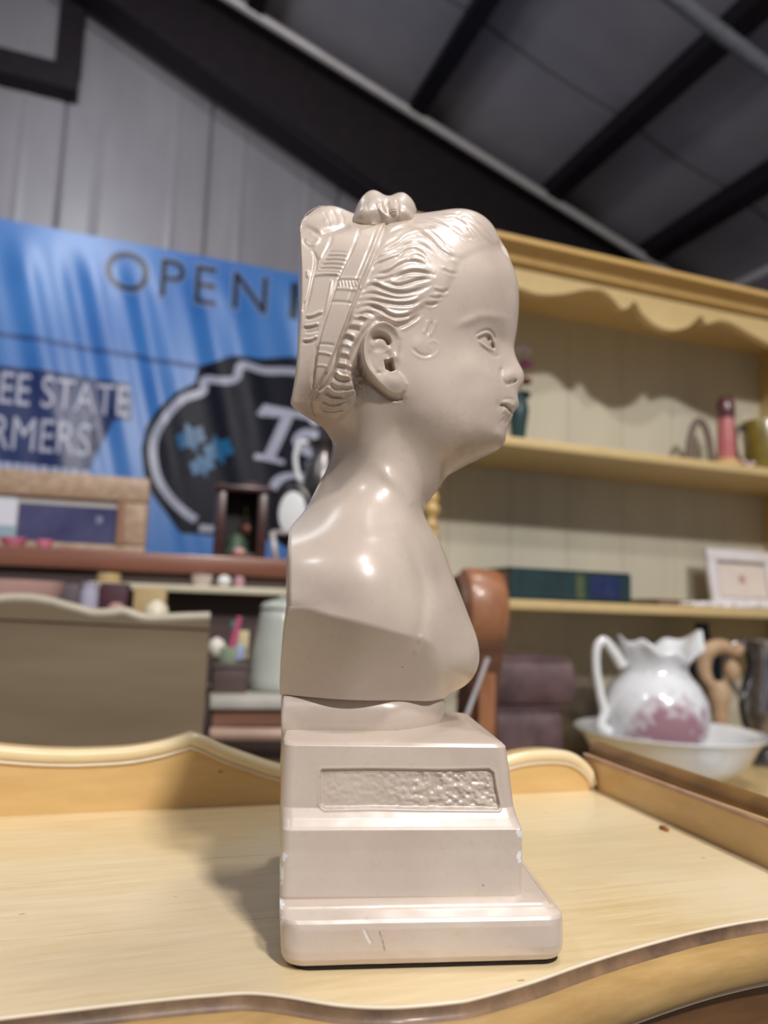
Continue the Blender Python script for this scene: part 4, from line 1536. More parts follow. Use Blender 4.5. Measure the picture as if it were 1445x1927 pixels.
# serif italic T and parts of the letters beside and below it
decal('logo_letter', [bz([(1195, 918), (1420, 960), (1445, 1010), (1420, 1015), (1395, 985), (1330, 975), (1245, 1160), (1290, 1172), (1285, 1192), (1148, 1165), (1155, 1142), (1195, 1148), (1280, 965),
                          (1225, 950), (1185, 975), (1160, 965)])], M_LETTER, 0.007)
decal('logo_letter', thick_line(bz([(1440, 1060), (1380, 1050), (1345, 1085), (1380, 1125), (1430, 1150), (1440, 1190), (1390, 1200)]), 0.055), M_LETTER, 0.007)
decal('logo_letter', thick_line(bz([(1235, 1300), (1265, 1262), (1330, 1250), (1420, 1262)]), 0.06), M_LETTER, 0.007)
for cx, cy, r in [(865, 1070, 72), (990, 1125, 74), (915, 1195, 60)]:
    pts = []
    for k in range(12):
        a = math.pi * k / 6 + 0.2
        rr = r * (1.0 if k % 2 == 0 else 0.55)
        pts.append((cx + rr * math.cos(a), cy + rr * math.sin(a)))
    decal('logo_star', [bz(pts)], M_TEAL, 0.006)

# ------------------------------------------------------------------ the yellow washstand the bust stands on
def wood_mat(name, c1, c2, c3, rot=0.0, rough=0.36, coat=0.35, streak=14.0, spots=True):
    m = bpy.data.materials.new(name)
    m.use_nodes = True
    nt = m.node_tree
    N, L = nt.nodes, nt.links
    b = N['Principled BSDF']
    tc = N.new('ShaderNodeTexCoord')
    mp = N.new('ShaderNodeMapping')
    mp.inputs['Rotation'].default_value = (0, 0, -rot)
    mp2 = N.new('ShaderNodeMapping')
    mp2.inputs['Scale'].default_value = (1.2, streak, streak)
    L.new(tc.outputs['Object'], mp.inputs['Vector'])
    L.new(mp.outputs[0], mp2.inputs['Vector'])
    n1 = N.new('ShaderNodeTexNoise'); n1.inputs['Scale'].default_value = 20; n1.inputs['Detail'].default_value = 8; n1.inputs['Roughness'].default_value = 0.65
    L.new(mp2.outputs[0], n1.inputs['Vector'])
    r1 = ramp_node(nt, [(0.3, c1), (0.7, c2)])
    L.new(n1.outputs['Fac'], r1.inputs[0])
    n2 = N.new('ShaderNodeTexNoise'); n2.inputs['Scale'].default_value = 7; n2.inputs['Detail'].default_value = 6
    L.new(mp.outputs[0], n2.inputs['Vector'])
    r2 = ramp_node(nt, [(0.42, (0, 0, 0, 1)), (0.72, (1, 1, 1, 1))])
    L.new(n2.outputs['Fac'], r2.inputs[0])
    mx = N.new('ShaderNodeMixRGB'); mx.inputs[2].default_value = c3
    sc = N.new('ShaderNodeMath'); sc.operation = 'MULTIPLY'; sc.inputs[1].default_value = 0.6
    L.new(r2.outputs[0], sc.inputs[0]); L.new(sc.outputs[0], mx.inputs[0]); L.new(r1.outputs[0], mx.inputs[1])
    last = mx
    if spots:
        v = N.new('ShaderNodeTexVoronoi'); v.inputs['Scale'].default_value = 46
        mp3 = N.new('ShaderNodeMapping'); mp3.inputs['Scale'].default_value = (0.7, 1.5, 1)
        L.new(mp.outputs[0], mp3.inputs['Vector']); L.new(mp3.outputs[0], v.inputs['Vector'])
        rv = ramp_node(nt, [(0.03, (1, 1, 1, 1)), (0.06, (0, 0, 0, 1))])
        L.new(v.outputs['Distance'], rv.inputs[0])
        sp_ = N.new('ShaderNodeSeparateColor'); L.new(v.outputs['Color'], sp_.inputs[0])
        g = N.new('ShaderNodeMath'); g.operation = 'GREATER_THAN'; g.inputs[1].default_value = 0.62
        L.new(sp_.outputs[0], g.inputs[0])
        ml = N.new('ShaderNodeMath'); ml.operation = 'MULTIPLY'
        L.new(rv.outputs[0], ml.inputs[0]); L.new(g.outputs[0], ml.inputs[1])
        ms = N.new('ShaderNodeMath'); ms.operation = 'MULTIPLY'; ms.inputs[1].default_value = 0.55
        L.new(ml.outputs[0], ms.inputs[0])
        mx2 = N.new('ShaderNodeMixRGB'); mx2.inputs[2].default_value = srgb(92, 62, 30)
        L.new(ms.outputs[0], mx2.inputs[0]); L.new(mx.outputs[0], mx2.inputs[1])
        last = mx2
    L.new(last.outputs[0], b.inputs['Base Color'])
    b.inputs['Roughness'].default_value = rough
    b.inputs['Coat Weight'].default_value = coat
    b.inputs['Coat Roughness'].default_value = 0.2
    bp = N.new('ShaderNodeBump'); bp.inputs['Strength'].default_value = 0.12; bp.inputs['Distance'].default_value = 0.001
    L.new(n1.outputs['Fac'], bp.inputs['Height']); L.new(bp.outputs[0], b.inputs['Normal'])
    return m


TB_YAW = math.radians(20.0)
M_TOP = wood_mat('yellowed_table_top', srgb(212, 185, 136), srgb(232, 210, 166), srgb(238, 226, 196), TB_YAW)
M_GAL = wood_mat('yellow_paint', srgb(206, 168, 108), srgb(220, 184, 124), srgb(226, 194, 136), TB_YAW, 0.32, 0.5, 6)
M_BEAD = wood_mat('cream_bead', srgb(226, 204, 158), srgb(238, 220, 178), srgb(240, 226, 190), TB_YAW, 0.28, 0.6, 5, False)
M_BEADW = mat('pale_edge_line', srgb(220, 204, 178), srgb(228, 214, 190), 0.4, 60)
M_EDGE = mat('antiqued_edge', srgb(92, 70, 54), srgb(146, 116, 86), 0.45, 40, stretch=(1, 1, 1), coat=0.2, bump=0.2, detail=8)
M_NOSE = wood_mat('antiqued_moulding', srgb(168, 134, 82), srgb(196, 162, 106), srgb(132, 100, 60), 0.4, 0.4, 0.3, 8)
M_RAIL = wood_mat('ochre_side_rail', srgb(204, 168, 114), srgb(222, 190, 138), srgb(190, 152, 98), 1.57, 0.4, 0.3, 6)
M_RBEAD = mat('brown_bead', srgb(112, 80, 38), srgb(134, 98, 50), 0.35, 40, coat=0.4)
M_APRON = mat('brown_apron', srgb(104, 72, 44), srgb(124, 88, 54), 0.5, 20, stretch=(1, 1, 6))

front_px = [(-260, 1952), (-120, 1934), (0, 1918), (200, 1894), (330, 1880), (400, 1874), (470, 1870), (540, 1877), (640, 1893), (740, 1897), (850, 1888), (900, 1879), (1000, 1850), (1100, 1815), (1200, 1784),
            (1300, 1757), (1380, 1740), (1445, 1730), (1560, 1716)]
cor = at_z(1122, 1486.5, TZ)[:2]           # back right corner
FC = [at_z(x, y, TZ)[:2] for x, y in front_px[:-1]]
rl_ = at_z(1445, 1634.4, TZ)[:2] - cor
FC.append(cor + rl_ / np.linalg.norm(rl_) * 0.214)
FC = catmull(np.array(FC), 8)
lft = at_z(0, 1536, TZ)[:2]
bdir = (cor - lft) / np.linalg.norm(cor - lft)
bl = cor - bdir * 0.86
nb = np.array([-bdir[1], bdir[0]])          # away from the camera
fr_end = FC[-1]
wst = empty('washstand', (0.0, 0.5, 0.0), 'yellow painted washstand with wavy gallery and serpentine front under the bust', 'washstand')
side_dir = (fr_end - cor)
# tabletop: three glued planks that run along the back
outer = [tuple(p) for p in FC] + [tuple(cor), tuple(bl)]


def clip(poly, p, nn):
    out = []
    for i in range(len(poly)):
        a, b = np.array(poly[i]), np.array(poly[(i + 1) % len(poly)])
        da, db = np.dot(a - p, nn), np.dot(b - p, nn)
        if da >= 0:
            out.append(tuple(a))
        if (da >= 0) != (db >= 0):
            out.append(tuple(a + (b - a) * da / (da - db)))
    return out


def plank(poly):
    bm = bmesh.new()
    vt = [bm.verts.new((x, y, TZ)) for x, y in poly]
    vb = [bm.verts.new((x, y, TZ - 0.02)) for x, y in poly]
    bm.faces.new(vt)
    bm.faces.new(vb[::-1])
    for i in range(len(vt)):
        j = (i + 1) % len(vt)
        bm.faces.new([vt[i], vb[i], vb[j], vt[j]])
    bmesh.ops.triangulate(bm, faces=[f for f in bm.faces if len(f.verts) > 4])
    bm.verts.index_update()
    V = [v.co[:] for v in bm.verts]
    F = [[v.index for v in f.verts] for f in bm.faces]
    bm.free()
    mk('top_plank', V, F, M_TOP, wst)


j1 = at_z(100, 1634, TZ)[:2]
j2 = at_z(1400, 1648, TZ)[:2]
gap = 0.00018
plank(clip(outer, j1 + nb * gap, nb))
plank(clip(clip(outer, j1 - nb * gap, -nb), j2 + nb * gap, nb))
plank(clip(outer, j2 - nb * gap, -nb))


def sweep(path2d, prof, z0, outward):
    """sweep a (out, z) profile along a plan curve"""
    P = np.array(path2d)
    T = np.gradient(P, axis=0)
    T /= np.linalg.norm(T, axis=1)[:, None]
    Nn = np.stack([T[:, 1], -T[:, 0]], 1) * outward
    V, F = [], []
    m = len(prof)
    for i in range(len(P)):
        for (o, z) in prof:
            q = P[i] + Nn[i] * o
            V.append((q[0], q[1], z0 + z))
    for i in range(len(P) - 1):
        for j in range(m - 1):
            F.append([i * m + j, (i + 1) * m + j, (i + 1) * m + j + 1, i * m + j + 1])
    return V, F


# moulded front edge: thin pale arris, dark fillet, bull nose, pale quirk, apron
def sw(name, prof, m, smooth=True):
    V, F = sweep(FC, prof, TZ, 1)
    return mk(name, V, F, m, wst, smooth=smooth, sharp=50)


sw('front_arris', [(-0.0012, 0.0001), (-0.0008, 0.0005), (-0.0002, 0.0005), (0.0003, 0.0001), (0.0003, -0.0003), (0.0, -0.0006)], M_BEADW)
sw('front_fillet', [(0.0, -0.0005), (0.0003, -0.0016), (0.0007, -0.0028), (0.0013, -0.0036), (0.0026, -0.0042)], M_EDGE)
nose = [(0.0022, -0.0040)] + [(0.0034 + 0.0065 * math.sin(t), -0.0126 + 0.0084 * math.cos(t)) for t in np.linspace(0.15, math.pi - 0.25, 12)] + [(0.0020, -0.0210)]
sw('front_moulding', nose, M_NOSE)
sw('front_quirk', [(0.0020, -0.0208), (0.0036, -0.0214), (0.0036, -0.0228), (0.0016, -0.0236), (-0.004, -0.0238)], M_BEADW)
sw('front_apron', [(-0.004, -0.0236), (-0.006, -0.05), (-0.006, -0.12), (-0.02, -0.12)], M_APRON)

# back gallery board with its wavy top
gal_px = [(-330, 1452), (-250, 1428), (-180, 1404), (-110, 1396), (-60, 1399), (0, 1406), (60, 1411), (110, 1413), (160, 1413), (240, 1409), (300, 1399), (340, 1388), (362, 1381), (385, 1389), (420, 1406),
          (470, 1424), (512, 1438), (570, 1452), (640, 1459), (740, 1461), (840, 1454), (920, 1436), (965, 1422), (1000, 1415), (1040, 1413), (1070, 1417), (1092, 1429), (1108, 1447), (1117, 1468)]
p0 = np.array([cor[0], cor[1], TZ])
nb3 = np.array([nb[0], nb[1], 0])
gp = [at_plane(x, y, p0, nb3) for x, y in gal_px]
# keep the cusp sharp: smooth the two runs apart
g1 = catmull(gp[:13], 5)
g2 = catmull(gp[12:], 5)
gt = np.concatenate([g1, g2[1:]])
gt[:, 2] = np.maximum(gt[:, 2], TZ + 0.004)
A = [p for p in gt]
bot = [np.array([gt[-1][0], gt[-1][1], TZ]), np.array([gt[0][0], gt[0][1], TZ])]
V, F = [], []
m = len(gt)
for lay in (0.0, 0.014):
    for p in gt:
        V.append(p + nb3 * lay)
    for p in gt:
        V.append(np.array([p[0], p[1], TZ - 0.001]) + nb3 * lay)
for i in range(m - 1):
    F.append([i, m + i, m + i + 1, i + 1])
    F.append([2 * m + i + 1, 3 * m + i + 1, 3 * m + i, 2 * m + i])
    F.append([i, i + 1, 2 * m + i + 1, 2 * m + i])
F.append([0, 2 * m, 3 * m, m])
F.append([m - 1, 2 * m - 1, 4 * m - 1, 3 * m - 1])
bgal = mk('back_gallery', V, F, M_GAL, wst)
b_c = [p + nb3 * 0.0012 + np.array([0, 0, -0.0030]) for p in gt]
MB().tube(b_c, [0.0040] * len(b_c), 12).build('gallery_bead', M_BEAD, bgal, smooth=True, sharp=60)
b_l = [p - nb3 * 0.0004 + np.array([0, 0, -0.0078]) for p in gt]
MB().tube(b_l, [0.0011] * len(b_l), 8).build('gallery_quirk', M_BEADW, bgal, smooth=True, sharp=60)

# right hand gallery rail, sloping down to the front
xs = cor[0]
sd = fr_end - cor
sd = sd / np.linalg.norm(sd)
inn = at_z(1445, 1634.4, TZ)[:2] - cor
inn /= np.linalg.norm(inn)
sn = np.array([inn[1], -inn[0]])
if sn[0] < 0:
    sn = -sn
sn3 = np.array([sn[0], sn[1], 0])
pr0 = np.array([cor[0], cor[1], TZ])
zA = at_plane(1104, 1416, pr0, sn3)
zB = at_plane(1445, 1542, pr0, sn3)


def rail_pt(t, lay, z):
    q = cor + inn * t + sn * lay
    return np.array([q[0], q[1], z])


ln = 0.222
tA = float(np.dot(zA[:2] - cor, inn))
tB = float(np.dot(zB[:2] - cor, inn))
zr = lambda t: zA[2] + (zB[2] - zA[2]) * (t - tA) / (tB - tA)
mb = MB()
t0 = tA - 0.004
mb.box8([rail_pt(t0, 0, TZ), rail_pt(ln, 0, TZ), rail_pt(ln, 0.016, TZ), rail_pt(t0, 0.016, TZ),
         rail_pt(t0, 0, zr(t0) - 0.003), rail_pt(ln, 0, max(zr(ln), TZ + 0.004)), rail_pt(ln, 0.016, max(zr(ln), TZ + 0.004)), rail_pt(t0, 0.016, zr(t0) - 0.003)])
sgal = mb.build('side_gallery', M_RAIL, wst)
mb = MB()
pts = [rail_pt(t0 + (ln - t0) * k / 12, 0.011, zr(t0 + (ln - t0) * k / 12) - 0.0005) for k in range(13)]
mb.tube(pts, 0.0075, 14)
mb.build('side_bead', M_RBEAD, sgal, smooth=True, sharp=60)
pts = [rail_pt(t0 + (ln - t0) * k / 12, 0.0008, zr(t0 + (ln - t0) * k / 12) - 0.0026) for k in range(13)]
MB().tube(pts, 0.0018, 8).build('side_arris', mat('pinkish_arris', srgb(176, 140, 112), srgb(190, 156, 130), 0.4, 60), sgal, smooth=True, sharp=60)
# carcass and legs below the top
ctr = (FC.mean(0) + cor + bl) / 3
mb = MB()
car = [FC[18] * 0.9 + ctr * 0.1, FC[-30] * 0.9 + ctr * 0.1, cor * 0.95 + ctr * 0.05, bl * 0.95 + ctr * 0.05]
mb.box8([(p[0], p[1], TZ - 0.16) for p in car] + [(p[0], p[1], TZ - 0.021) for p in car])
mb.build('carcass', M_APRON, wst)
for p in car:
    q = p * 0.93 + ctr * 0.07
    MB().lathe((q[0], q[1], 0), [(0.014, 0), (0.018, 0.05), (0.016, 0.12), (0.024, 0.3), (0.02, 0.5), (0.026, 0.62)], 16).build('leg', M_NOSE, wst, smooth=True, sharp=50)
# small chip of wood and a fleck lying on the top
c0, c1 = at_z(1242, 1560, TZ), at_z(1258, 1566, TZ)
MB().tube([c0 + [0, 0, 0.0012], (c0 + c1) / 2 + [0, 0, 0.0017], c1 + [0, 0, 0.0012]], [0.0009, 0.0012, 0.0008], 7).build('wood_splinter', mat('splinter', srgb(150, 92, 46), srgb(170, 108, 58), 0.6, 200),
    smooth=True, label='tiny brown wood splinter lying on the washstand top by the side rail', cat='splinter')

# ------------------------------------------------------------------ the yellow hutch on the right
HF = Frame(at_y(1200, 1143, 1.62), 20.0)
HD = 0.24                                        # depth of its shelves
M_HUT = wood_mat('hutch_yellow', srgb(204, 176, 122), srgb(214, 188, 134), srgb(218, 194, 144), 0.0, 0.42, 0.2, 3, False)
M_HBACK = mat('hutch_back', srgb(200, 195, 176), srgb(208, 203, 184), 0.55, 4, stretch=(3, 3, 0.4))
M_HMOULD = wood_mat('hutch_moulding', srgb(196, 158, 96), srgb(206, 170, 106), srgb(212, 178, 116), 0.0, 0.4, 0.25, 3, False)
hut = empty('hutch', HF.P(0.1, 0.1, 0), 'yellow painted hutch with open shelves and scalloped valance', 'hutch')
zU = HF.px(1200, 850)[1]
zLs = HF.px(1200, 1137)[1]
aLft = HF.px(818, 960)[0]
aRgt = HF.px(1431, 850, HD)[0]
zTop = HF.px(1200, 497)[1]
zC = at_y(1262, 1472, 1.50)[2] - 0.004
print('HUTCH', zU, zLs, zTop, zC, aLft, aRgt)
a_l, a_r = aLft - 0.02, aRgt + 0.02
# tongue-and-groove back boards
nbk = 7
for i in range(nbk):
    a0 = a_l + (a_r - a_l) * i / nbk
    a1 = a_l + (a_r - a_l) * (i + 1) / nbk
    MB().fbox(HF, a0 + 0.0006, a1 - 0.0006, HD, HD + 0.012, zC, zTop).build('back_board', M_HBACK, hut)
MB().fbox(HF, a_l, a_r, HD + 0.012, HD + 0.02, zC, zTop).build('backing', M_HBACK, hut)
for z in (zU, zLs):
    bevel(MB().fbox(HF, a_l + 0.004, aRgt, 0.0, HD - 0.001, z - 0.020, z).build('shelf', M_HUT, hut), 0.003, 2)
MB().fbox(HF, aRgt, a_r, 0.0, HD, zC, zTop).build('side_panel', M_HUT, hut)
MB().fbox(HF, a_l - 0.02, a_l, 0.05, HD, zC, zTop).build('side_panel', M_HUT, hut)
# turned post at the left front corner
pz = zTop - zC
prof = [(0.016, 0.0), (0.016, 0.06)]
z = 0.06
while z < pz - 0.08:
    for r, dz in ((0.010, 0.004), (0.017, 0.012), (0.017, 0.020), (0.011, 0.030), (0.014, 0.036), (0.014, 0.044), (0.010, 0.050)):
        prof.append((r, z + dz))
    z += 0.054
prof += [(0.016, pz - 0.06), (0.016, pz)]
p = HF.P(aLft, 0.016, zC)
MB().lathe(p, prof, 20).build('turned_post', M_HMOULD, hut, smooth=True, sharp=50)
# cornice: stepped crown moulding above a scalloped valance
cz1 = HF.px(1200, 497, -0.05)[1]
mz0 = HF.px(1200, 546, -0.014)[1]
mb = MB()
crown = [(-0.012, mz0), (-0.022, mz0 + 0.004), (-0.024, mz0 + 0.016), (-0.036, mz0 + (cz1 - mz0) * 0.55), (-0.046, cz1 - 0.012), (-0.055, cz1 - 0.010), (-0.055, cz1), (0.02, cz1), (0.02, mz0)]
A = [HF.P(a_l - 0.06, b, z) for b, z in crown]
B = [HF.P(a_r + 0.06, b, z) for b, z in crown]
mb.prism(A, B)
mb.build('cornice', M_HMOULD, hut)
MB().fbox(HF, a_l - 0.02, a_r, 0.02, HD + 0.02, cz1 - 0.02, cz1 - 0.002).build('top_board', M_HUT, hut)
sc_px = [(800, 505), (840, 500), (900, 512), (940, 528), (973, 540), (1014, 553), (1059, 553), (1101, 545), (1132, 546), (1153, 562), (1170, 581), (1184, 577), (1194, 567), (1208, 589), (1232, 610), (1263, 621),
         (1294, 615), (1312, 600), (1320, 594), (1329, 609), (1353, 603), (1377, 608), (1405, 624), (1445, 645), (1470, 655)]
sc = [HF.px(x, y, -0.006) for x, y in sc_px]
sc = catmull(sc, 4)
top_z = mz0 + 0.03
A = [HF.P(a, -0.006, z) for a, z in sc] + [HF.P(sc[-1][0], -0.006, top_z), HF.P(sc[0][0], -0.006, top_z)]
B = [q + HF.n * 0.02 for q in A]
bm = bmesh.new()
va = [bm.verts.new(q) for q in A]
vb = [bm.verts.new(q) for q in B]
bm.faces.new(va)
bm.faces.new(vb[::-1])
for i in range(len(va)):
    j = (i + 1) % len(va)
    bm.faces.new([va[i], vb[i], vb[j], va[j]])
bmesh.ops.recalc_face_normals(bm, faces=bm.faces[:])
bmesh.ops.triangulate(bm, faces=[f for f in bm.faces if len(f.verts) > 4])
bm.verts.index_update()
V = [v.co[:] for v in bm.verts]
F = [[v.index for v in f.verts] for f in bm.faces]
bm.free()
mk('valance', V, F, M_HUT, hut)
# lower cabinet and its counter
bevel(MB().fbox(HF, a_l - 0.06, a_r + 0.06, -0.30, HD + 0.02, zC - 0.03, zC).build('counter', M_HUT, hut), 0.005, 2)
MB().fbox(HF, a_l - 0.03, a_r + 0.03, -0.27, HD + 0.02, 0.0, zC - 0.031).build('lower_cabinet', M_HUT, hut)


# ---- helpers for things standing on a surface at height zs
def spot(cx, cy, Y, zs, top_py=None):
    q = at_y(cx, cy, Y)
    sc_ = float(np.dot(q - CAM, np.array([0, CP, SP]))) / FPX
    h = (at_y(cx, top_py, Y)[2] - zs) if top_py is not None else None
    return np.array([q[0], Y, zs]), sc_, h


def turned(name, cx, cy, Y, zs, top_py, prof, m, label, cat, n=36, sq=(1, 1), parts=None, group=None):
    """prof: (radius px, fraction of height)"""
    b, s_, h = spot(cx, cy, Y, zs, top_py)
    return MB().lathe(b, [(r * s_, f * h) for r, f in prof], n, sq).build(name, m, smooth=True, sharp=50, label=label, cat=cat, group=group, origin=b)


M_WHITE = mat('white_ironstone', srgb(232, 234, 236), srgb(240, 241, 242), 0.14, 10, coat=0.6)
M_FLOWER = mat('pink_floral_transfer', srgb(176, 140, 150), srgb(196, 166, 174), 0.25, 60)


def floral():
    m = bpy.data.materials.new('ironstone_with_pink_flowers')
    m.use_nodes = True
    nt = m.node_tree
    N, L = nt.nodes, nt.links
    b = N['Principled BSDF']
    tc = N.new('ShaderNodeTexCoord')
    # a spray of flowers on the side that faces the room
    sub = N.new('ShaderNodeVectorMath'); sub.operation = 'SUBTRACT'; sub.inputs[1].default_value = (0.005, -0.115, 0.092)
    L.new(tc.outputs['Object'], sub.inputs[0])
    mulv = N.new('ShaderNodeVectorMath'); mulv.operation = 'MULTIPLY'; mulv.inputs[1].default_value = (10.5, 7.0, 14.0)
    L.new(sub.outputs[0], mulv.inputs[0])
    ln = N.new('ShaderNodeVectorMath'); ln.operation = 'LENGTH'
    L.new(mulv.outputs[0], ln.inputs[0])
    nz = N.new('ShaderNodeTexNoise'); nz.inputs['Scale'].default_value = 55; nz.inputs['Detail'].default_value = 6
    L.new(tc.outputs['Object'], nz.inputs['Vector'])
    ad = N.new('ShaderNodeMath'); ad.operation = 'MULTIPLY_ADD'; ad.inputs[1].default_value = 1.6
    L.new(nz.outputs['Fac'], ad.inputs[0]); L.new(ln.outputs['Value'], ad.inputs[2])
    r = ramp_node(nt, [(0.62, (1, 1, 1, 1)), (0.9, (0, 0, 0, 1))])
    hf = N.new('ShaderNodeMath'); hf.operation = 'MULTIPLY'; hf.inputs[1].default_value = 0.48
    L.new(ad.outputs[0], hf.inputs[0]); L.new(hf.outputs[0], r.inputs[0])
    mx = N.new('ShaderNodeMixRGB'); mx.inputs[1].default_value = srgb(236, 238, 242); mx.inputs[2].default_value = srgb(168, 128, 140)
    L.new(r.outputs[0], mx.inputs[0])
    L.new(mx.outputs[0], b.inputs['Base Color'])
    b.inputs['Roughness'].default_value = 0.15
    b.inputs['Coat Weight'].default_value = 0.6
    return m


# basin
bY = 1.50
bb_, bs, _ = spot(1257, 1372, bY, zC)
rimz = at_y(1257, 1372, bY)[2] - zC
R = 172 * bs
prof = [(0.30 * R, 0.0), (0.36 * R, 0.004), (0.40 * R, 0.02 * 1), (0.60 * R, 0.18 * rimz), (0.80 * R, 0.48 * rimz), (0.90 * R, 0.80 * rimz), (0.965 * R, 0.93 * rimz), (1.0 * R, 0.975 * rimz), (0.995 * R, 1.0 * rimz),
        (0.95 * R, 0.975 * rimz), (0.88 * R, 0.86 * rimz), (0.78 * R, 0.52 * rimz), (0.55 * R, 0.20 * rimz), (0.25 * R, 0.12 * rimz), (0.01 * R, 0.11 * rimz)]
MB().lathe(bb_, prof, 72).build('wash_basin', M_WHITE, smooth=True, sharp=60, label='wide white china wash basin holding the flowered pitcher', cat='basin', origin=bb_)
# pitcher standing in the basin
pY = bY + 0.01
pz0 = zC + 0.115 * rimz
pb, ps, ph = spot(1232, 1300, pY, pz0, 1222)
pit = empty('wash_pitcher', pb, 'white china pitcher with pink flowers and a fluted rim', 'pitcher')
prof = [(52, 0), (58, 0.02), (54, 0.05), (72, 0.18), (92, 0.34), (98, 0.48), (94, 0.60), (80, 0.72), (64, 0.80), (58, 0.85), (60, 0.90), (68, 0.95), (76, 1.0)]
n = 64
V, F = [], []
rows = [(r * ps, f * ph) for r, f in prof]
rows2 = rows + [(rows[-1][0] - 0.006, rows[-1][1] - 0.002), (rows[-3][0] - 0.006, rows[-3][1]), (rows[-5][0] - 0.01, rows[-5][1])]
for (r, z) in rows2:
    for i in range(n):
        a = 2 * math.pi * i / n
        fr_ = sstep(np.array(z / ph), 0.84, 1.0)
        spout = math.exp(-((a if a < math.pi else a - 2 * math.pi) / 0.55) ** 2)
        back = math.exp(-((a - math.pi) / 0.6) ** 2)
        wob = 1 + 0.05 * fr_ * math.sin(8 * a)
        rr = r * wob + fr_ * (0.026 * spout)
        zz = z + fr_ * (0.030 * spout + 0.016 * back + 0.007 * math.cos(8 * a) + 0.012 * math.sin(2 * a + 0.4))
        ang = a + math.radians(12)
        V.append((pb[0] + rr * math.cos(ang), pb[1] + rr * math.sin(ang), pb[2] + zz))
m = len(rows2)
for j in range(m - 1):
    for i in range(n):
        F.append([j * n + i, j * n + (i + 1) % n, (j + 1) * n + (i + 1) % n, (j + 1) * n + i])
F.append(list(range(n))[::-1])
mk('body', V, F, floral(), pit, smooth=True)
dx, dy = math.cos(math.radians(192)), math.sin(math.radians(192))
hp = [(66, 0.86), (84, 0.97), (104, 1.06), (118, 1.00), (120, 0.84), (112, 0.64), (104, 0.50), (110, 0.40), (94, 0.34)]
hp = catmull([(pb[0] + dx * r * ps, pb[1] + dy * r * ps, pb[2] + f * ph) for r, f in hp], 6)
MB().tube(hp, [0.011 - 0.003 * math.sin(math.pi * k / (len(hp) - 1)) for k in range(len(hp))], 12).build('handle', M_WHITE, pit, smooth=True, sharp=60)

# silver pitcher at the frame edge, platter below it
M_SILV = mat('dull_silver', srgb(150, 150, 156), srgb(176, 176, 182), 0.22, 12, metal=0.9)
sv, ss, sh = spot(1446, 1330, 1.74, zC, 1205)
svr = empty('silver_pitcher', sv, 'dull silver pitcher at the right edge beside the basin', 'pitcher')
MB().lathe(sv, [(r * ss, f * sh) for r, f in [(40, 0), (44, 0.02), (24, 0.06), (20, 0.10), (34, 0.18), (48, 0.32), (52, 0.45), (46, 0.62), (36, 0.78), (38, 0.9), (48, 0.99), (46, 1.0), (34, 0.9)]], 32).build('body', M_SILV, svr, smooth=True, sharp=50)
hx = catmull([sv + np.array([r * ss, 0, f * sh]) for r, f in [(-40, 0.93), (-60, 0.97), (-76, 0.86), (-70, 0.66), (-48, 0.52)]], 5)
MB().tube(hx, 0.006, 10).build('handle', M_SILV, svr, smooth=True, sharp=50)
pl, pls, _ = spot(1425, 1500, 1.28, zC)
MB().lathe(pl, [(50 * pls, 0), (52 * pls, 0.004), (80 * pls, 0.014), (82 * pls, 0.017), (78 * pls, 0.016), (50 * pls, 0.008), (0.001, 0.008)], 56).build('platter', M_WHITE, smooth=True, sharp=50,
    label='white china platter on the counter in front of the basin', cat='platter', origin=pl)

# carved tan figure behind the pitcher
M_TAN = mat('tan_carving', srgb(172, 140, 108), srgb(196, 166, 132), 0.55, 30, bump=0.3)
fb, fs, fh = spot(1352, 1290, 1.66, zC, 1212)
fig = empty('carved_figure', fb, 'tan carved bird-like figure standing behind the flowered pitcher', 'figurine')
MB().lathe(fb, [(r * fs, f * fh) for r, f in [(30, 0), (30, 0.04), (18, 0.08), (14, 0.3), (16, 0.5), (22, 0.62), (14, 0.7)]], 24).build('body', M_TAN, fig, smooth=True, sharp=50)
hd = catmull([fb + np.array([r * fs, 0, f * fh]) for r, f in [(-8, 0.62), (-26, 0.76), (-22, 0.92), (6, 0.98), (34, 0.94), (44, 1.0)]], 5)
MB().tube(hd, [fs * r for r in np.linspace(10, 16, 12)] + [fs * r for r in np.linspace(16, 9, len(hd) - 12)], 12).build('head', M_TAN, fig, smooth=True, sharp=60)
MB().lathe(fb + np.array([22 * fs, -0.01, 0.70 * fh]), [(0.001, 0), (12 * fs, 0.01), (16 * fs, 0.024), (12 * fs, 0.038), (0.001, 0.048)], 16).build('wing', M_TAN, fig, smooth=True)
# dark bottle, dim round crock, stacked books and scroll post
turned('dark_bottle', 1322, 1220, 1.82, zC, 1172, [(32, 0), (34, 0.05), (34, 0.75), (30, 0.82), (14, 0.88), (12, 0.97), (14, 1.0)], mat('dark_blue_glass', srgb(30, 34, 48), srgb(36, 42, 58), 0.2, 10),
       'dark blue bottle in the shade under the lower hutch shelf', 'bottle', 28)
turned('stoneware_crock', 1082, 1330, 1.72, zC, 1268, [(36, 0), (44, 0.1), (46, 0.4), (42, 0.7), (34, 0.88), (36, 1.0), (30, 1.0), (28, 0.9)], mat('brown_stoneware', srgb(96, 86, 72), srgb(116, 104, 88), 0.5, 20),
       'dim brown stoneware crock between the old books and the pitcher', 'crock', 32)

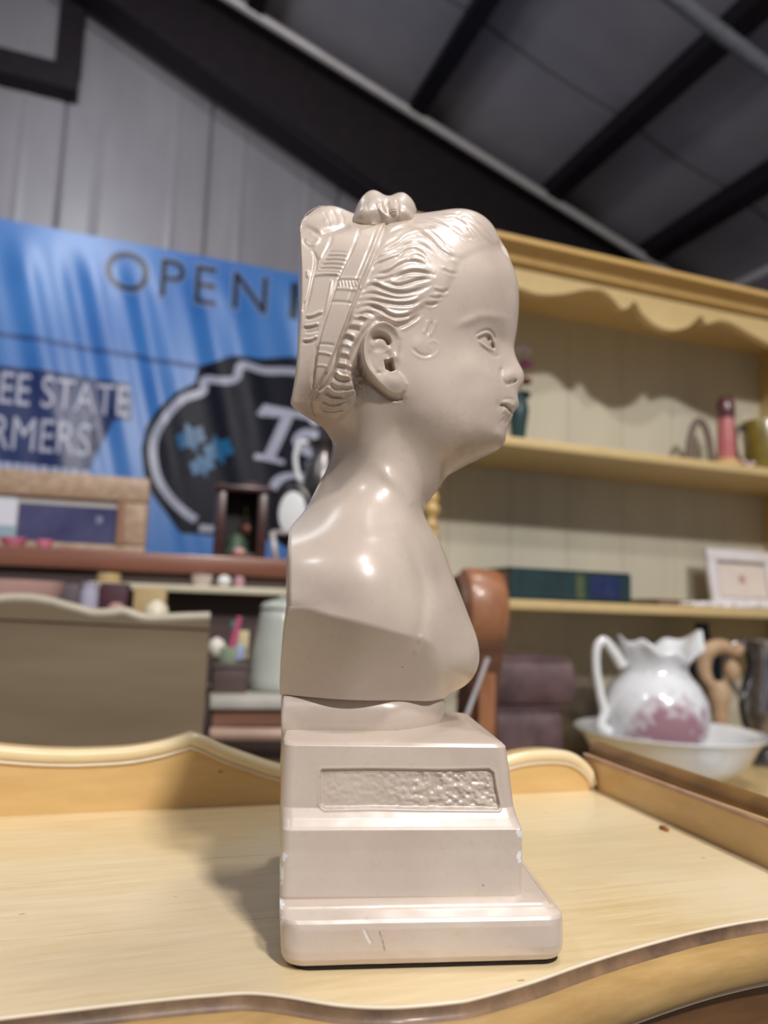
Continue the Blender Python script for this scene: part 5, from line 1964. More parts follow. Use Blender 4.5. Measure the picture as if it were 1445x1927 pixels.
BK = Frame(at_y(1000, 1330, 1.30), 16.0)
M_BOOK = mat('worn_leather', srgb(78, 58, 62), srgb(108, 84, 84), 0.6, 18, bump=0.4)
M_PAGE = mat('aged_pages', srgb(150, 118, 108), srgb(172, 138, 124), 0.7, 60, stretch=(1, 1, 30))
zprev = zC
a0, _ = BK.px(927, 1300)
for k, (y_t, xl, xr, lab) in enumerate([(1334, 929, 1052, 'lower of two thick purple-brown leather books behind the bust base'), (1238, 925, 1074, 'upper of two thick purple-brown leather books behind the bust base')]):
    za = zprev
    zb = BK.px(1000, y_t)[1]
    al, ar = BK.px(xl, (y_t + 40))[0], BK.px(xr, (y_t + 40))[0]
    o_ = BK.P((al + ar) / 2, 0.08, za)
    bk = empty('old_book', o_, lab, 'book', 'stacked old leather books')
    th = 0.006
    bevel(MB().fbox(BK, al, ar, 0, 0.16, za + 0.0005, za + th).build('cover', M_BOOK, bk), 0.0015)
    bevel(MB().fbox(BK, al, ar, 0, 0.16, zb - th, zb).build('cover', M_BOOK, bk), 0.0015)
    sp_ = []
    for t in np.linspace(0, math.pi, 10):
        sp_.append((-0.012 * math.sin(t), za + th + (zb - za - 2 * th) * (1 - math.cos(t)) / 2))
    A = [BK.P(al, b, z) for b, z in sp_] + [BK.P(al, 0.012, zb - th), BK.P(al, 0.012, za + th)]
    B = [q + BK.u * (ar - al) for q in A]
    MB().prism(A, B).build('spine', M_BOOK, bk, smooth=True, sharp=40)
    MB().fbox(BK, al + 0.004, ar - 0.004, 0.012, 0.154, za + th, zb - th).build('pages', M_PAGE, bk)
    zprev = zb

# scroll-topped wooden post between bust and books
SF2 = Frame(at_y(925, 1150, 1.16), 14.0)
M_SCR = mat('warm_brown_wood', srgb(142, 92, 60), srgb(168, 116, 82), 0.4, 14, stretch=(1, 8, 1), coat=0.2)
M_SCRD = mat('dark_brown_wood', srgb(84, 52, 34), srgb(104, 66, 44), 0.45, 14, stretch=(1, 1, 8))
scr = empty('scroll_post', SF2.P(*[SF2.px(920, 1200)[0], 0.05, zC - 0.02]), 'brown wooden scroll-topped post behind the chest of the bust', 'post')
zb_, = [zC]
ac, zc0 = SF2.px(905, 1120)
rad = 0.5 * (SF2.px(905, 1066)[1] - SF2.px(905, 1176)[1])
# the scroll is a deep roll whose dark end grain faces left
x_l, x_r = SF2.px(888, 1150)[0], SF2.px(966, 1150)[0]
z_hi, z_lo = SF2.px(930, 1068)[1], SF2.px(930, 1232)[1]
zc0, rz = (z_hi + z_lo) / 2, (z_hi - z_lo) / 2
V, F = [], []
ne = 40
sec = [(0.0, 0.90), (0.02, 0.97), (0.06, 1.0), (0.5, 1.0), (0.80, 0.98), (0.90, 0.92), (0.97, 0.80), (1.0, 0.66)]
for t, k in sec:
    for i in range(ne):
        th = 2 * math.pi * i / ne
        V.append(SF2.P(x_l + (x_r - x_l) * t, 0.045 + 0.045 * k * math.cos(th), zc0 + rz * k * math.sin(th) * (1 if math.sin(th) > 0 else 1.0 - 0.10 * math.cos(th))))
for j in range(len(sec) - 1):
    for i in range(ne):
        F.append([j * ne + i, j * ne + (i + 1) % ne, (j + 1) * ne + (i + 1) % ne, (j + 1) * ne + i])
F.append(list(range((len(sec) - 1) * ne, len(sec) * ne)))
scl = mk('scroll', V, F, M_SCR, scr, smooth=True, sharp=60)
mb = MB()
A = [SF2.P(x_l + 0.0005, 0.045 + 0.0405 * math.cos(2 * math.pi * i / ne), zc0 + rz * 0.9 * math.sin(2 * math.pi * i / ne)) for i in range(ne)]
B = [SF2.P(x_l - 0.012, 0.045 + 0.036 * math.cos(2 * math.pi * i / ne), zc0 + rz * 0.8 * math.sin(2 * math.pi * i / ne)) for i in range(ne)]
mb.prism(A, B).build('scroll_end', M_SCRD, scl, smooth=True, sharp=40)
# body of the post: a sawn S-curve board
pl_ = [(892, 1190), (884, 1215), (880, 1250), (884, 1290), (880, 1340), (876, 1420), (880, 1500), (962, 1500), (944, 1420), (936, 1340), (940, 1290), (946, 1250), (950, 1215), (952, 1190)]
q2 = [SF2.px(x, y, 0.01) for x, y in pl_]
A = [SF2.P(a, 0.012, max(z, zC + 0.0005)) for a, z in q2]
B = [SF2.P(a, 0.060, max(z, zC + 0.0005)) for a, z in q2]
MB().prism(A, B).build('post_board', M_SCRD, scr)
a, z = SF2.px(912, 1340)
MB().fbox(SF2, SF2.px(900, 1300)[0], SF2.px(930, 1300)[0], -0.004, 0.011, zC + 0.0005, SF2.px(915, 1268)[1]).build('cleat', M_SCR, scr)
q0, q1 = at_plane(918, 1238, SF2.P(0, -0.012, 0), SF2.n), at_plane(884, 1330, SF2.P(0, -0.012, 0), SF2.n)
q1 = q1 + (q1 - q0) * 0.9
MB().tube([q0, q1], 0.0035, 10).build('metal_rod', M_PIPE, scr, smooth=True, sharp=50)

# ---- lower hutch shelf
LB = Frame(HF.P(0, 0.05, 0), 20.0)
al, ar = HF.px(960, 1110, 0.04)[0], HF.px(1186, 1120, 0.04)[0]
zt = HF.px(1080, 1077, 0.10)[1]
bk = empty('green_book', HF.P((al + ar) / 2, 0.10, zLs), 'long dark teal book lying flat on the lower hutch shelf', 'book')
M_TEALB = mat('dark_teal_cloth', srgb(20, 46, 52), srgb(28, 56, 62), 0.6, 40)
bevel(MB().fbox(HF, al, ar, 0.04, 0.18, zLs + 0.0005, zLs + 0.006).build('cover', M_TEALB, bk), 0.001)
bevel(MB().fbox(HF, al, ar, 0.04, 0.18, zt - 0.006, zt).build('cover', M_TEALB, bk), 0.001)
MB().fbox(HF, al, ar, 0.038, 0.05, zLs + 0.006, zt - 0.006).build('spine', M_TEALB, bk)
MB().fbox(HF, al + 0.004, ar - 0.004, 0.05, 0.174, zLs + 0.006, zt - 0.006).build('pages', M_PAGE, bk)
ag, ah = HF.px(1082, 1105, 0.04)[0], HF.px(1098, 1105, 0.04)[0]
MB().fbox(HF, ag, ah, 0.0365, 0.039, zLs + 0.008, zt - 0.008).build('gilt_band', mat('faded_gilt', srgb(72, 84, 60), srgb(88, 98, 66), 0.5, 60), bk)
ag, ah = HF.px(1110, 1105, 0.04)[0], HF.px(1165, 1110, 0.04)[0]
MB().fbox(HF, ag, ah, 0.0360, 0.039, zLs + 0.012, zt - 0.010).build('blue_label', mat('ink_blue_label', srgb(26, 38, 82), srgb(40, 52, 98), 0.5, 60), bk)
# thin dark notebook, lace doily and white picture frame
al, ar = HF.px(1240, 1125, 0.06)[0], HF.px(1336, 1130, 0.06)[0]
nbk_ = empty('notebook', HF.P((al + ar) / 2, 0.12, zLs), 'thin dark brown notebook lying on the lower hutch shelf', 'notebook')
bevel(MB().fbox(HF, al, ar, 0.06, 0.20, zLs + 0.0005, zLs + 0.004).build('cover', M_SCRD, nbk_), 0.0008)
MB().fbox(HF, al + 0.003, ar - 0.003, 0.063, 0.196, zLs + 0.004, zLs + 0.011).build('pages', M_PAGE, nbk_)
bevel(MB().fbox(HF, al, ar, 0.06, 0.20, zLs + 0.011, zLs + 0.015).build('cover', M_SCRD, nbk_), 0.0008)
# doily: crumpled lace
rs = np.random.RandomState(5)
al, ar = HF.px(1296, 1138, 0.02)[0], HF.px(1470, 1145, 0.02)[0]
V, F = [], []
nu, nv = 50, 12
for j in range(nv + 1):
    for i in range(nu + 1):
        a = al + (ar - al) * i / nu
        b = 0.006 + 0.045 * j / nv + 0.004 * math.sin(i * 0.9)
        hz = 0.004 + 0.011 * abs(float(vnoise(np.array(i * 0.42), np.array(j * 0.5), 77))) + 0.010 * math.exp(-((i - 33) / 4.0) ** 2)
        V.append(HF.P(a, b, zLs + hz))
for j in range(nv):
    for i in range(nu):
        k = j * (nu + 1) + i
        F.append([k, k + 1, k + nu + 2, k + nu + 1])
n0 = len(V)
V += [np.array([v[0], v[1], zLs + 0.0006]) for v in V]
F += [[q + n0 for q in f[::-1]] for f in F]
per = [i for i in range(nu + 1)] + [j * (nu + 1) + nu for j in range(1, nv + 1)] + [nv * (nu + 1) + i for i in range(nu - 1, -1, -1)] + [j * (nu + 1) for j in range(nv - 1, 0, -1)]
for k in range(len(per)):
    p_, q_ = per[k], per[(k + 1) % len(per)]
    F.append([q_, p_, p_ + n0, q_ + n0])
mk('lace_doily', V, F, mat('white_lace', srgb(214, 206, 204), srgb(236, 232, 232), 0.7, 90, bump=0.5), smooth=True, label='crumpled white lace doily on the front edge of the lower hutch shelf', cat='doily')
# white picture frame leaning on the back
pf = Frame(HF.P(*[HF.px(1345, 1125, 0.13)[0], 0.13, 0]), 20.0)
w_ = HF.px(1478, 1125, 0.13)[0] - HF.px(1352, 1125, 0.13)[0]
h_ = HF.px(1360, 1031, 0.13)[1] - zLs
pfr = empty('picture_frame', pf.P(w_ / 2, 0, zLs), 'small white picture frame leaning at the right of the lower hutch shelf', 'picture frame')
lean = 0.16


def pf8(a0, a1, z0, z1, b0, b1):
    P = lambda a, b, z: pf.P(a, b + lean * z, zLs + z)
    return [P(a0, b0, z0), P(a1, b0, z0), P(a1, b1, z0), P(a0, b1, z0), P(a0, b0, z1), P(a1, b0, z1), P(a1, b1, z1), P(a0, b1, z1)]


M_PFW = mat('white_frame', srgb(226, 222, 226), srgb(234, 230, 234), 0.4, 30)
bw_ = 0.028
for bx in [(0, w_, 0.0006, bw_), (0, w_, h_ - bw_, h_)]:
    bevel(MB().box8(pf8(*bx, 0, 0.014)).build('frame_bar', M_PFW, pfr), 0.002)
for bx in [(0, bw_, bw_, h_ - bw_), (w_ - bw_, w_, bw_, h_ - bw_)]:
    bevel(MB().box8(pf8(*bx, 0, 0.014)).build('frame_bar', M_PFW, pfr), 0.002)
MB().box8(pf8(bw_, w_ - bw_, bw_, h_ - bw_, 0.010, 0.013)).build('mat_board', mat('grey_mat', srgb(176, 164, 160), srgb(186, 174, 170), 0.6, 30), pfr)
prt = MB().box8(pf8(bw_ + 0.008, w_ - bw_ - 0.004, bw_ + 0.004, h_ - bw_ - 0.010, 0.008, 0.0101)).build('print', mat('cream_print', srgb(222, 210, 202), srgb(230, 220, 212), 0.6, 30), pfr)
cx, cz = w_ * 0.5, h_ * 0.52
MB().box8(pf8(cx - 0.010, cx + 0.008, cz - 0.012, cz + 0.008, 0.0070, 0.0081)).build('print_motif', mat('rust_motif', srgb(168, 118, 102), srgb(206, 180, 168), 0.6, 160), prt)

# ---- upper hutch shelf
Yv = HF.P(HF.px(1365, 800, 0.10)[0], 0.10, 0)[1]
b_, s_, h_ = spot(1366, 800, Yv, zU, 748)
vs = empty('pink_vase', b_, 'slim pink bottle vase with dark purple neck on the upper hutch shelf', 'vase')
MB().lathe(b_, [(r * s_, f * h_) for r, f in [(26, 0), (27, 0.06), (24, 0.14), (17, 0.19)]], 28).build('foot', mat('tan_foot', srgb(184, 146, 100), srgb(196, 160, 114), 0.5, 30), vs, smooth=True, sharp=50)
MB().lathe(b_, [(r * s_, f * h_) for r, f in [(17, 0.185), (17, 0.3), (16, 0.6), (15, 0.72)]], 28).build('body', mat('pink_glaze', srgb(176, 100, 100), srgb(190, 118, 120), 0.3, 20, coat=0.4), vs, smooth=True, sharp=50)
MB().lathe(b_, [(r * s_, f * h_) for r, f in [(15.5, 0.715), (17, 0.80), (16, 0.92), (11, 1.0)]], 28).build('neck', mat('purple_glaze', srgb(82, 42, 50), srgb(98, 54, 62), 0.3, 20, coat=0.4), vs, smooth=True, sharp=50)
# hoop-shaped grey-brown handle object
Yh = HF.P(HF.px(1315, 800, 0.14)[0], 0.14, 0)[1]
hb_, hs_, hh_ = spot(1316, 820, Yh, zU, 786)
arc_ = [hb_ + np.array([23 * hs_ * math.cos(t), 0.02 * 0, 0.004 + (hh_ - 0.012) * math.sin(t)]) for t in np.linspace(math.pi, 0, 22)]
MB().tube(arc_, 0.0085, 12).build('hoop_handle', mat('dull_brown_hoop', srgb(104, 88, 82), srgb(122, 106, 98), 0.5, 20), smooth=True, sharp=60,
    label='dull grey-brown arched hoop left of the pink vase', cat='hoop')
Ym = HF.P(HF.px(1425, 820, 0.10)[0], 0.10, 0)[1]
mb_, ms_, mh_ = spot(1436, 830, Ym, zU, 795)
mg = empty('olive_mug', mb_, 'olive green pottery mug at the right end of the upper hutch shelf', 'mug')
M_OLV = mat('olive_glaze', srgb(110, 94, 34), srgb(134, 116, 48), 0.3, 14, coat=0.4)
MB().lathe(mb_, [(r * ms_, f * mh_) for r, f in [(34, 0), (36, 0.06), (34, 0.5), (38, 0.95), (36, 1.0), (33, 0.95), (30, 0.4), (0.5, 0.3)]], 32).build('body', M_OLV, mg, smooth=True, sharp=50)
hx = catmull([mb_ + np.array([-r * ms_, -0.008, f * mh_]) for r, f in [(34, 0.85), (50, 0.86), (56, 0.6), (50, 0.3), (34, 0.22)]], 5)
MB().tube(hx, 0.006, 10).build('handle', mat('black_glaze', srgb(30, 24, 20), srgb(38, 30, 26), 0.3), mg, smooth=True, sharp=60)
# little pale flower sprig in front of the mug
fY = Ym - 0.06
f0, fs0, _ = spot(1408, 850, fY, zU)
spg = empty('porcelain_flower', f0, 'tiny pinkish white porcelain flower in front of the olive mug', 'figurine')
rr = random.Random(8)
for k in range(7):
    a = k * 0.9
    c = f0 + np.array([math.cos(a) * 0.010 * (k > 0), math.sin(a) * 0.008 * (k > 0), 0.008 + 0.006 * (k % 4)])
    MB().lathe(c - np.array([0, 0, 0.006]), [(0.001, 0), (0.006, 0.003), (0.007, 0.007), (0.004, 0.011), (0.0008, 0.012)], 12).build('petal', mat('porcelain_pink', srgb(196, 168, 170), srgb(210, 186, 188), 0.3), spg, smooth=True)
MB().lathe(f0, [(0.011, 0), (0.012, 0.002), (0.006, 0.006), (0.003, 0.010)], 16).build('base', mat('porcelain_green', srgb(96, 100, 76), None, 0.4), spg, smooth=True)
# vase of flowers mostly hidden behind the face
Yf = HF.P(HF.px(985, 760, 0.09)[0], 0.09, 0)[1]
v0, vs0, vh0 = spot(975, 790, Yf, zU, 742)
fv = empty('flower_vase', v0, 'teal vase with a magenta and red flower seen just past the nose', 'flower vase')
MB().lathe(v0, [(r * vs0, f * vh0) for r, f in [(10, 0), (12, 0.05), (16, 0.4), (20, 0.7), (15, 0.92), (18, 1.0), (14, 0.95)]], 28).build('vase', mat('teal_glaze', srgb(38, 62, 66), srgb(52, 78, 80), 0.3, 20, coat=0.3), fv, smooth=True, sharp=50)


def petals(c, r, n, mt, name, seed):
    rn_ = random.Random(seed)
    for k in range(n):
        a = 2 * math.pi * k / n + rn_.uniform(-0.2, 0.2)
        t = rn_.uniform(0.2, 1.1)
        d = np.array([math.cos(a) * math.sin(t), math.sin(a) * math.sin(t), math.cos(t)])
        x = np.cross(d, [0.3, 0.2, 0.9]); x /= np.linalg.norm(x)
        y = np.cross(d, x)
        V, F = [], []
        for i in range(5):
            u_ = i / 4
            w_ = r * 0.55 * math.sin(math.pi * min(1, u_ * 0.85 + 0.08))
            ctr_ = np.array(c) + d * r * u_ + np.array([0, 0, -0.25 * r * u_ * u_])
            for q, s2 in ((-1, 0.15), (0, 0), (1, 0.15)):
                V.append(ctr_ + x * w_ * q + y * r * s2)
        for i in range(4):
            for j in range(2):
                F.append([i * 3 + j, i * 3 + j + 1, (i + 1) * 3 + j + 1, (i + 1) * 3 + j])
        m_ = len(V)
        V += [np.array(v) - y * 0.0012 for v in V]
        F += [[q + m_ for q in f[::-1]] for f in F]
        mk(name, V, F, mt, fv, smooth=True)


M_MAG = mat('magenta_petal', srgb(176, 92, 160), srgb(200, 150, 196), 0.6, 60)
M_REDP = mat('red_petal', srgb(150, 44, 48), srgb(170, 62, 62), 0.6, 60)
M_PALE = mat('pale_petal', srgb(206, 200, 212), srgb(220, 214, 224), 0.6, 60)
M_LEAF = mat('green_leaf', srgb(44, 78, 62), srgb(60, 96, 76), 0.6, 60)
petals(at_y(990, 690, Yf - 0.01), 0.022, 9, M_MAG, 'petal', 1)
petals(at_y(984, 664, Yf), 0.020, 8, M_PALE, 'petal', 2)
petals(at_y(990, 722, Yf - 0.01), 0.016, 8, M_REDP, 'petal', 3)
petals(at_y(984, 752, Yf - 0.005), 0.026, 7, M_LEAF, 'leaf', 4)
for q in ((984, 692), (980, 672)):
    MB().tube([v0 + [0, 0, vh0 * 0.6], v0 + [0.002, 0, vh0 * 1.1], at_y(q[0], q[1] + 12, Yf - 0.006)], 0.002, 6).build('stem', M_LEAF, fv, smooth=True)

# ------------------------------------------------------------------ left background: wavy-backed cabinet (built for a mirror reflection), brown shelf and what stands on them
CF = Frame(at_y(200, 1250, 1.05), 14.0)
M_BOARD = mat('unpainted_board', srgb(116, 100, 78), srgb(130, 114, 90), 0.6, 5, stretch=(0.4, 1, 3), detail=8)
M_BRIM = mat('pale_board_edge', srgb(176, 166, 146), srgb(190, 180, 160), 0.45, 30)
cab = empty('wavy_back_cabinet', CF.P(CF.px(150, 1300)[0], 0.1, 0), 'grey-brown cabinet seen from behind, its back board ending in a wavy top', 'cabinet')
tp = [(-330, 1160), (-240, 1162), (-170, 1150), (-120, 1158), (-60, 1146), (-20, 1136), (20, 1132), (58, 1133), (90, 1138), (116, 1145), (150, 1154), (174, 1160), (205, 1160), (232, 1157), (252, 1164), (271, 1169), (300, 1170), (340, 1168), (395, 1166)]
q = catmull([CF.px(x, y) for x, y in tp], 5)
zs_ = 0.02
seam = CF.px(200, 1170)[1]
a_e0, a_e1 = q[0][0], q[-1][0]
seamz = lambda a: CF.px(0, 1164)[1] + (CF.px(395, 1183)[1] - CF.px(0, 1164)[1]) * (a - CF.px(0, 1164)[0]) / (CF.px(395, 1183)[0] - CF.px(0, 1164)[0])
V, F = [], []
m = len(q)
for b in (0.0, 0.016):
    for a, z in q:
        V.append(CF.P(a, b, z))
    for a, z in q:
        V.append(CF.P(a, b, seamz(a)))
for i in range(m - 1):
    F += [[i, m + i, m + i + 1, i + 1], [2 * m + i + 1, 3 * m + i + 1, 3 * m + i, 2 * m + i], [i, i + 1, 2 * m + i + 1, 2 * m + i], [m + i + 1, m + i, 3 * m + i, 3 * m + i + 1]]
F += [[0, 2 * m, 3 * m, m], [m - 1, 2 * m - 1, 4 * m - 1, 3 * m - 1]]
mk('crest_board', V, F, M_BOARD, cab)
rim = [CF.P(a, 0.006, z + 0.004) for a, z in q]
MB().tube(rim, 0.0072, 10).build('crest_bead', M_BRIM, cab, smooth=True, sharp=60)
# three lower boards
za_, zb_ = 0.02, min(seamz(a_e0), seamz(a_e1)) - 0.0
MB().box8([CF.P(a_e0, 0.004, 0.02), CF.P(a_e1, 0.004, 0.02), CF.P(a_e1, 0.016, 0.02), CF.P(a_e0, 0.016, 0.02),
           CF.P(a_e0, 0.004, seamz(a_e0) - 0.0006), CF.P(a_e1, 0.004, seamz(a_e1) - 0.0006), CF.P(a_e1, 0.016, seamz(a_e1) - 0.0006), CF.P(a_e0, 0.016, seamz(a_e0) - 0.0006)]).build('back_board', M_BOARD, cab)
zcab = min(seamz(a_e0), seamz(a_e1)) - 0.012
MB().fbox(CF, a_e0, a_e1, 0.0165, 0.30, 0.0, zcab).build('case', M_BOARD, cab)

# brown display shelf behind it
SH = Frame(at_y(270, 1058, 1.55), 14.0)
z_t = SH.px(270, 1039)[1]
z_b = SH.px(270, 1076)[1]
M_BRN = mat('red_brown_shelf', srgb(122, 76, 58), srgb(140, 92, 74), 0.4, 6, stretch=(0.4, 1, 6), coat=0.2)
M_DKP = mat('dark_brown_panel', srgb(78, 62, 60), srgb(94, 76, 72), 0.5, 6, stretch=(0.4, 1, 3))
a0_, a1_ = SH.px(-330, 1050)[0], SH.px(645, 1060)[0]
shf = empty('brown_shelf', SH.P(0, 0.15, 0), 'red-brown wooden display shelf with dark back panel below the banner', 'shelf')
# the front edge runs a little out of level
d_r = 0.0
bevel(MB().fbox(SH, a0_, a1_, 0, 0.30, z_b, z_t).build('top_board', M_BRN, shf), 0.004)
MB().fbox(SH, a0_, a1_, 0.022, 0.04, 0, z_b - 0.0005).build('back_panel', M_DKP, shf)
for a in (a0_, a1_ - 0.03):
    MB().fbox(SH, a, a + 0.03, 0.0405, 0.268, 0, z_b - 0.0005).build('side_panel', M_DKP, shf)
# narrow cream ledge under the top, added for a strip reflected in a mirror
zl1 = SH.px(330, 1102, 0.02)[1]
bevel(MB().fbox(SH, SH.px(172, 1095, 0.0)[0], a1_ - 0.031, -0.055, 0.0215, zl1 - 0.014, zl1).build('cream_ledge', mat('cream_ledge', srgb(206, 198, 170), srgb(216, 208, 182), 0.5, 20), shf), 0.003)
SHY = lambda px, b: SH.P(SH.px(px, 1060, b)[0], b, 0)[1]
turned('glass_ball', 422, 1092, SHY(422, -0.02), zl1, 1082, [(3, 0), (10, 0.15), (14, 0.5), (10, 0.85), (2, 1.0)], M_WHITE, 'white china ball on the cream ledge under the brown shelf', 'ball', 20)
turned('spice_tin', 205, 1090, SHY(205, -0.02), zl1, 1079, [(20, 0), (21, 0.1), (21, 0.9), (20, 1.0)], mat('tan_tin', srgb(190, 164, 116), None, 0.5), 'low tan tin on the cream ledge, leftmost', 'tin', 20)
turned('china_cup', 380, 1092, SHY(380, -0.02), zl1, 1082, [(14, 0), (18, 0.3), (20, 1.0), (17, 0.95)], mat('pinkish_china', srgb(214, 198, 190), None, 0.3), 'small pinkish cup on the cream ledge left of the white ball', 'cup', 20)
turned('pink_pot', 450, 1092, SHY(450, -0.02), zl1, 1085, [(8, 0), (11, 0.5), (8, 1.0)], mat('dusty_pink', srgb(190, 150, 158), None, 0.4), 'tiny dusty pink pot on the cream ledge right of the white ball', 'pot', 16)

# picture frame with navy print
PFm = Frame(SH.P(0, 0.11, 0), 14.0)
M_TANF = mat('tan_carved_frame', srgb(160, 132, 108), srgb(184, 160, 136), 0.45, 60, bump=0.8)
pr = PFm.px(279, 960)[0]
plft = PFm.px(-190, 960)[0]
pt = PFm.px(240, 897)[1]
big = empty('picture_frame', PFm.P((pr + plft) / 2, 0, z_t), 'wide tan carved picture frame with a dark navy picture on the brown shelf', 'picture frame')
bw2 = PFm.px(279, 960)[0] - PFm.px(228, 960)[0]


def moulding(a0, a1, z0, z1, name='frame_bar'):
    bevel(MB().fbox(PFm, a0, a1, 0, 0.025, z0, z1).build(name, M_TANF, big), 0.006, 3)


moulding(plft, pr, pt - bw2, pt)
moulding(plft, pr, z_t + 0.0005, z_t + bw2 * 0.35)
moulding(plft, plft + bw2, z_t + bw2 * 0.35, pt - bw2)
moulding(pr - bw2, pr, z_t + bw2 * 0.35, pt - bw2)
ins = bw2 * 0.86
MB().fbox(PFm, pr - bw2 - 0.006, pr - ins, -0.004, 0.004, z_t + 0.02, pt - ins).build('inner_lip', mat('frame_lip', srgb(150, 112, 88), None, 0.4), big)
MB().fbox(PFm, plft + bw2, pr - ins, 0.012, 0.016, z_t + 0.01, pt - ins).build('mat_board', mat('cream_mat', srgb(196, 192, 186), None, 0.5), big)
nl = PFm.px(33, 960)[0]
M_NVP = mat('navy_picture', srgb(66, 66, 104), srgb(88, 92, 128), 0.2, 9, coat=0.4)
nvp = MB().fbox(PFm, nl, pr - bw2 - 0.004, 0.009, 0.0119, z_t + 0.012, PFm.px(120, 950)[1]).build('print_navy', M_NVP, big)
a_m, z_m = PFm.px(184, 979)
MB().lathe(PFm.P(a_m, 0.0088, z_m - 0.0), [(0.001, -0.011), (0.008, -0.007), (0.011, 0), (0.008, 0.007), (0.001, 0.011)], 14, (1, 0.12)).build('print_moon', mat('pale_moon', srgb(128, 132, 160), None, 0.4), nvp, smooth=True)
MB().fbox(PFm, nl - 0.12, nl - 0.004, 0.008, 0.0119, z_t + 0.05, PFm.px(20, 935)[1]).build('print_cloud', mat('white_print_area', srgb(220, 222, 232), None, 0.3), big)
MB().fbox(PFm, nl - 0.12, nl - 0.002, 0.008, 0.0119, z_t + 0.012, z_t + 0.05).build('print_sky', mat('pale_blue_print_area', srgb(150, 176, 190), None, 0.3), big)

M_PINK = mat('pink_glass', srgb(206, 108, 138), srgb(222, 140, 162), 0.25, 20, coat=0.4)
turned('pink_dish', 26, 1020, SHY(26, 0.06), z_t, 1012, [(14, 0), (16, 0.2), (25, 0.8), (26, 1.0), (20, 0.9)], M_PINK, 'pink glass dish before the navy picture, nearer the left edge', 'dish', 24)
turned('pink_dish', 84, 1022, SHY(84, 0.06), z_t, 1016, [(10, 0), (12, 0.2), (16, 0.8), (16, 1.0), (12, 0.9)], M_PINK, 'smaller pink dish before the navy picture, right of the other', 'dish', 24)
turned('pink_ball', 450, 1040, SHY(450, 0.03), z_t, 1030, [(2, 0), (9, 0.2), (12, 0.5), (9, 0.82), (1, 1.0)], mat('pale_pink', srgb(206, 158, 150), None, 0.4), 'small pale pink ball on the brown shelf before the dark clock case', 'ball', 18)

# dark clock case
CK = Frame(SH.P(0, 0.10, 0), 14.0)
M_CLK = mat('dark_mahogany', srgb(54, 28, 26), srgb(72, 40, 36), 0.35, 10, stretch=(1, 1, 5), coat=0.05)
al, ar = CK.px(405, 980)[0], CK.px(503, 980)[0]
ct = CK.px(450, 925)[1]
ck = empty('clock_case', CK.P((al + ar) / 2, 0.04, z_t), 'dark mahogany mantel clock case on the brown shelf before the black logo', 'clock')
tck = 0.022
bevel(MB().fbox(CK, al, al + tck, 0, 0.09, z_t + 0.0005, ct).build('side', M_CLK, ck), 0.002)
bevel(MB().fbox(CK, ar - tck, ar, 0, 0.09, z_t + 0.0005, ct).build('side', M_CLK, ck), 0.002)
MB().fbox(CK, al + tck, ar - tck, 0.08, 0.09, z_t + 0.0005, ct).build('back', mat('black_inside', srgb(24, 18, 18), None, 0.6), ck)
bevel(MB().fbox(CK, al - 0.006, ar + 0.006, -0.008, 0.094, ct, ct + 0.014).build('top', M_CLK, ck), 0.003)
bevel(MB().fbox(CK, al + tck, ar - tck, 0, 0.08, z_t + 0.0005, z_t + 0.014).build('bottom', M_CLK, ck), 0.002)
cr = [CK.px(x, y) for x, y in [(408, 914), (418, 906), (430, 912), (445, 916), (462, 908), (478, 906), (490, 912), (500, 918)]]
cr = catmull(cr, 4)
A = [CK.P(a, 0, z) for a, z in cr] + [CK.P(ar, 0, ct + 0.014), CK.P(al, 0, ct + 0.014)]
B = [p + CK.n * 0.012 for p in A]
MB().prism(A[::-1], B[::-1]).build('crest', M_CLK, ck)
c_ = CK.P((al + ar) / 2 - 0.006, 0.04, z_t + 0.014)
MB().lathe(c_, [(0.03, 0), (0.032, 0.008), (0.02, 0.016), (0.024, 0.03), (0.012, 0.044), (0.002, 0.05)], 20).build('green_ornament', mat('dull_green', srgb(64, 84, 66), srgb(80, 100, 80), 0.5, 30), ck, smooth=True)
c_ = CK.P((al + ar) / 2 + 0.012, 0.05, z_t + 0.075)
MB().lathe(c_ + np.array([0, 0, -0.002]), [(0.001, -0.016), (0.012, -0.012), (0.016, 0), (0.012, 0.012), (0.001, 0.016)], 18, (1, 0.4)).build('pendulum', mat('dull_copper', srgb(92, 56, 44), None, 0.4, metal=0.5), ck, smooth=True)
MB().tube([c_ + [0, 0, 0.014], c_ + [0, 0, ct - c_[2] - 0.001]], 0.002, 6).build('pendulum_rod', mat('dull_brass', srgb(100, 80, 50), None, 0.4, metal=0.6), ck, smooth=True)
# oval plate on a stand
Yp = SHY(548, 0.09)
pc = at_y(550, 966, Yp)
ps_ = float(np.dot(pc - CAM, np.array([0, CP, SP]))) / FPX
pls = empty('oval_plate', np.array([pc[0], Yp, z_t]), 'white oval plate with black rim on a stand, half hidden by the shoulder', 'plate')


def disc(r0, r1, y0, y1, n=40):
    mb = MB()
    prof = [(0.001, y0), (r0, y0), (r1, y1), (r1, y1 + 0.006), (r0 * 0.9, y0 + 0.008), (0.001, y0 + 0.008)]
    V, F = [], []
    for (r, y) in prof:
        for i in range(n):
            a = 2 * math.pi * i / n
            V.append((pc[0] + r * 0.62 * math.cos(a), Yp + y, pc[2] + r * math.sin(a)))
    for j in range(len(prof) - 1):
        for i in range(n):
            F.append([j * n + i, j * n + (i + 1) % n, (j + 1) * n + (i + 1) % n, (j + 1) * n + i])
    return V, F


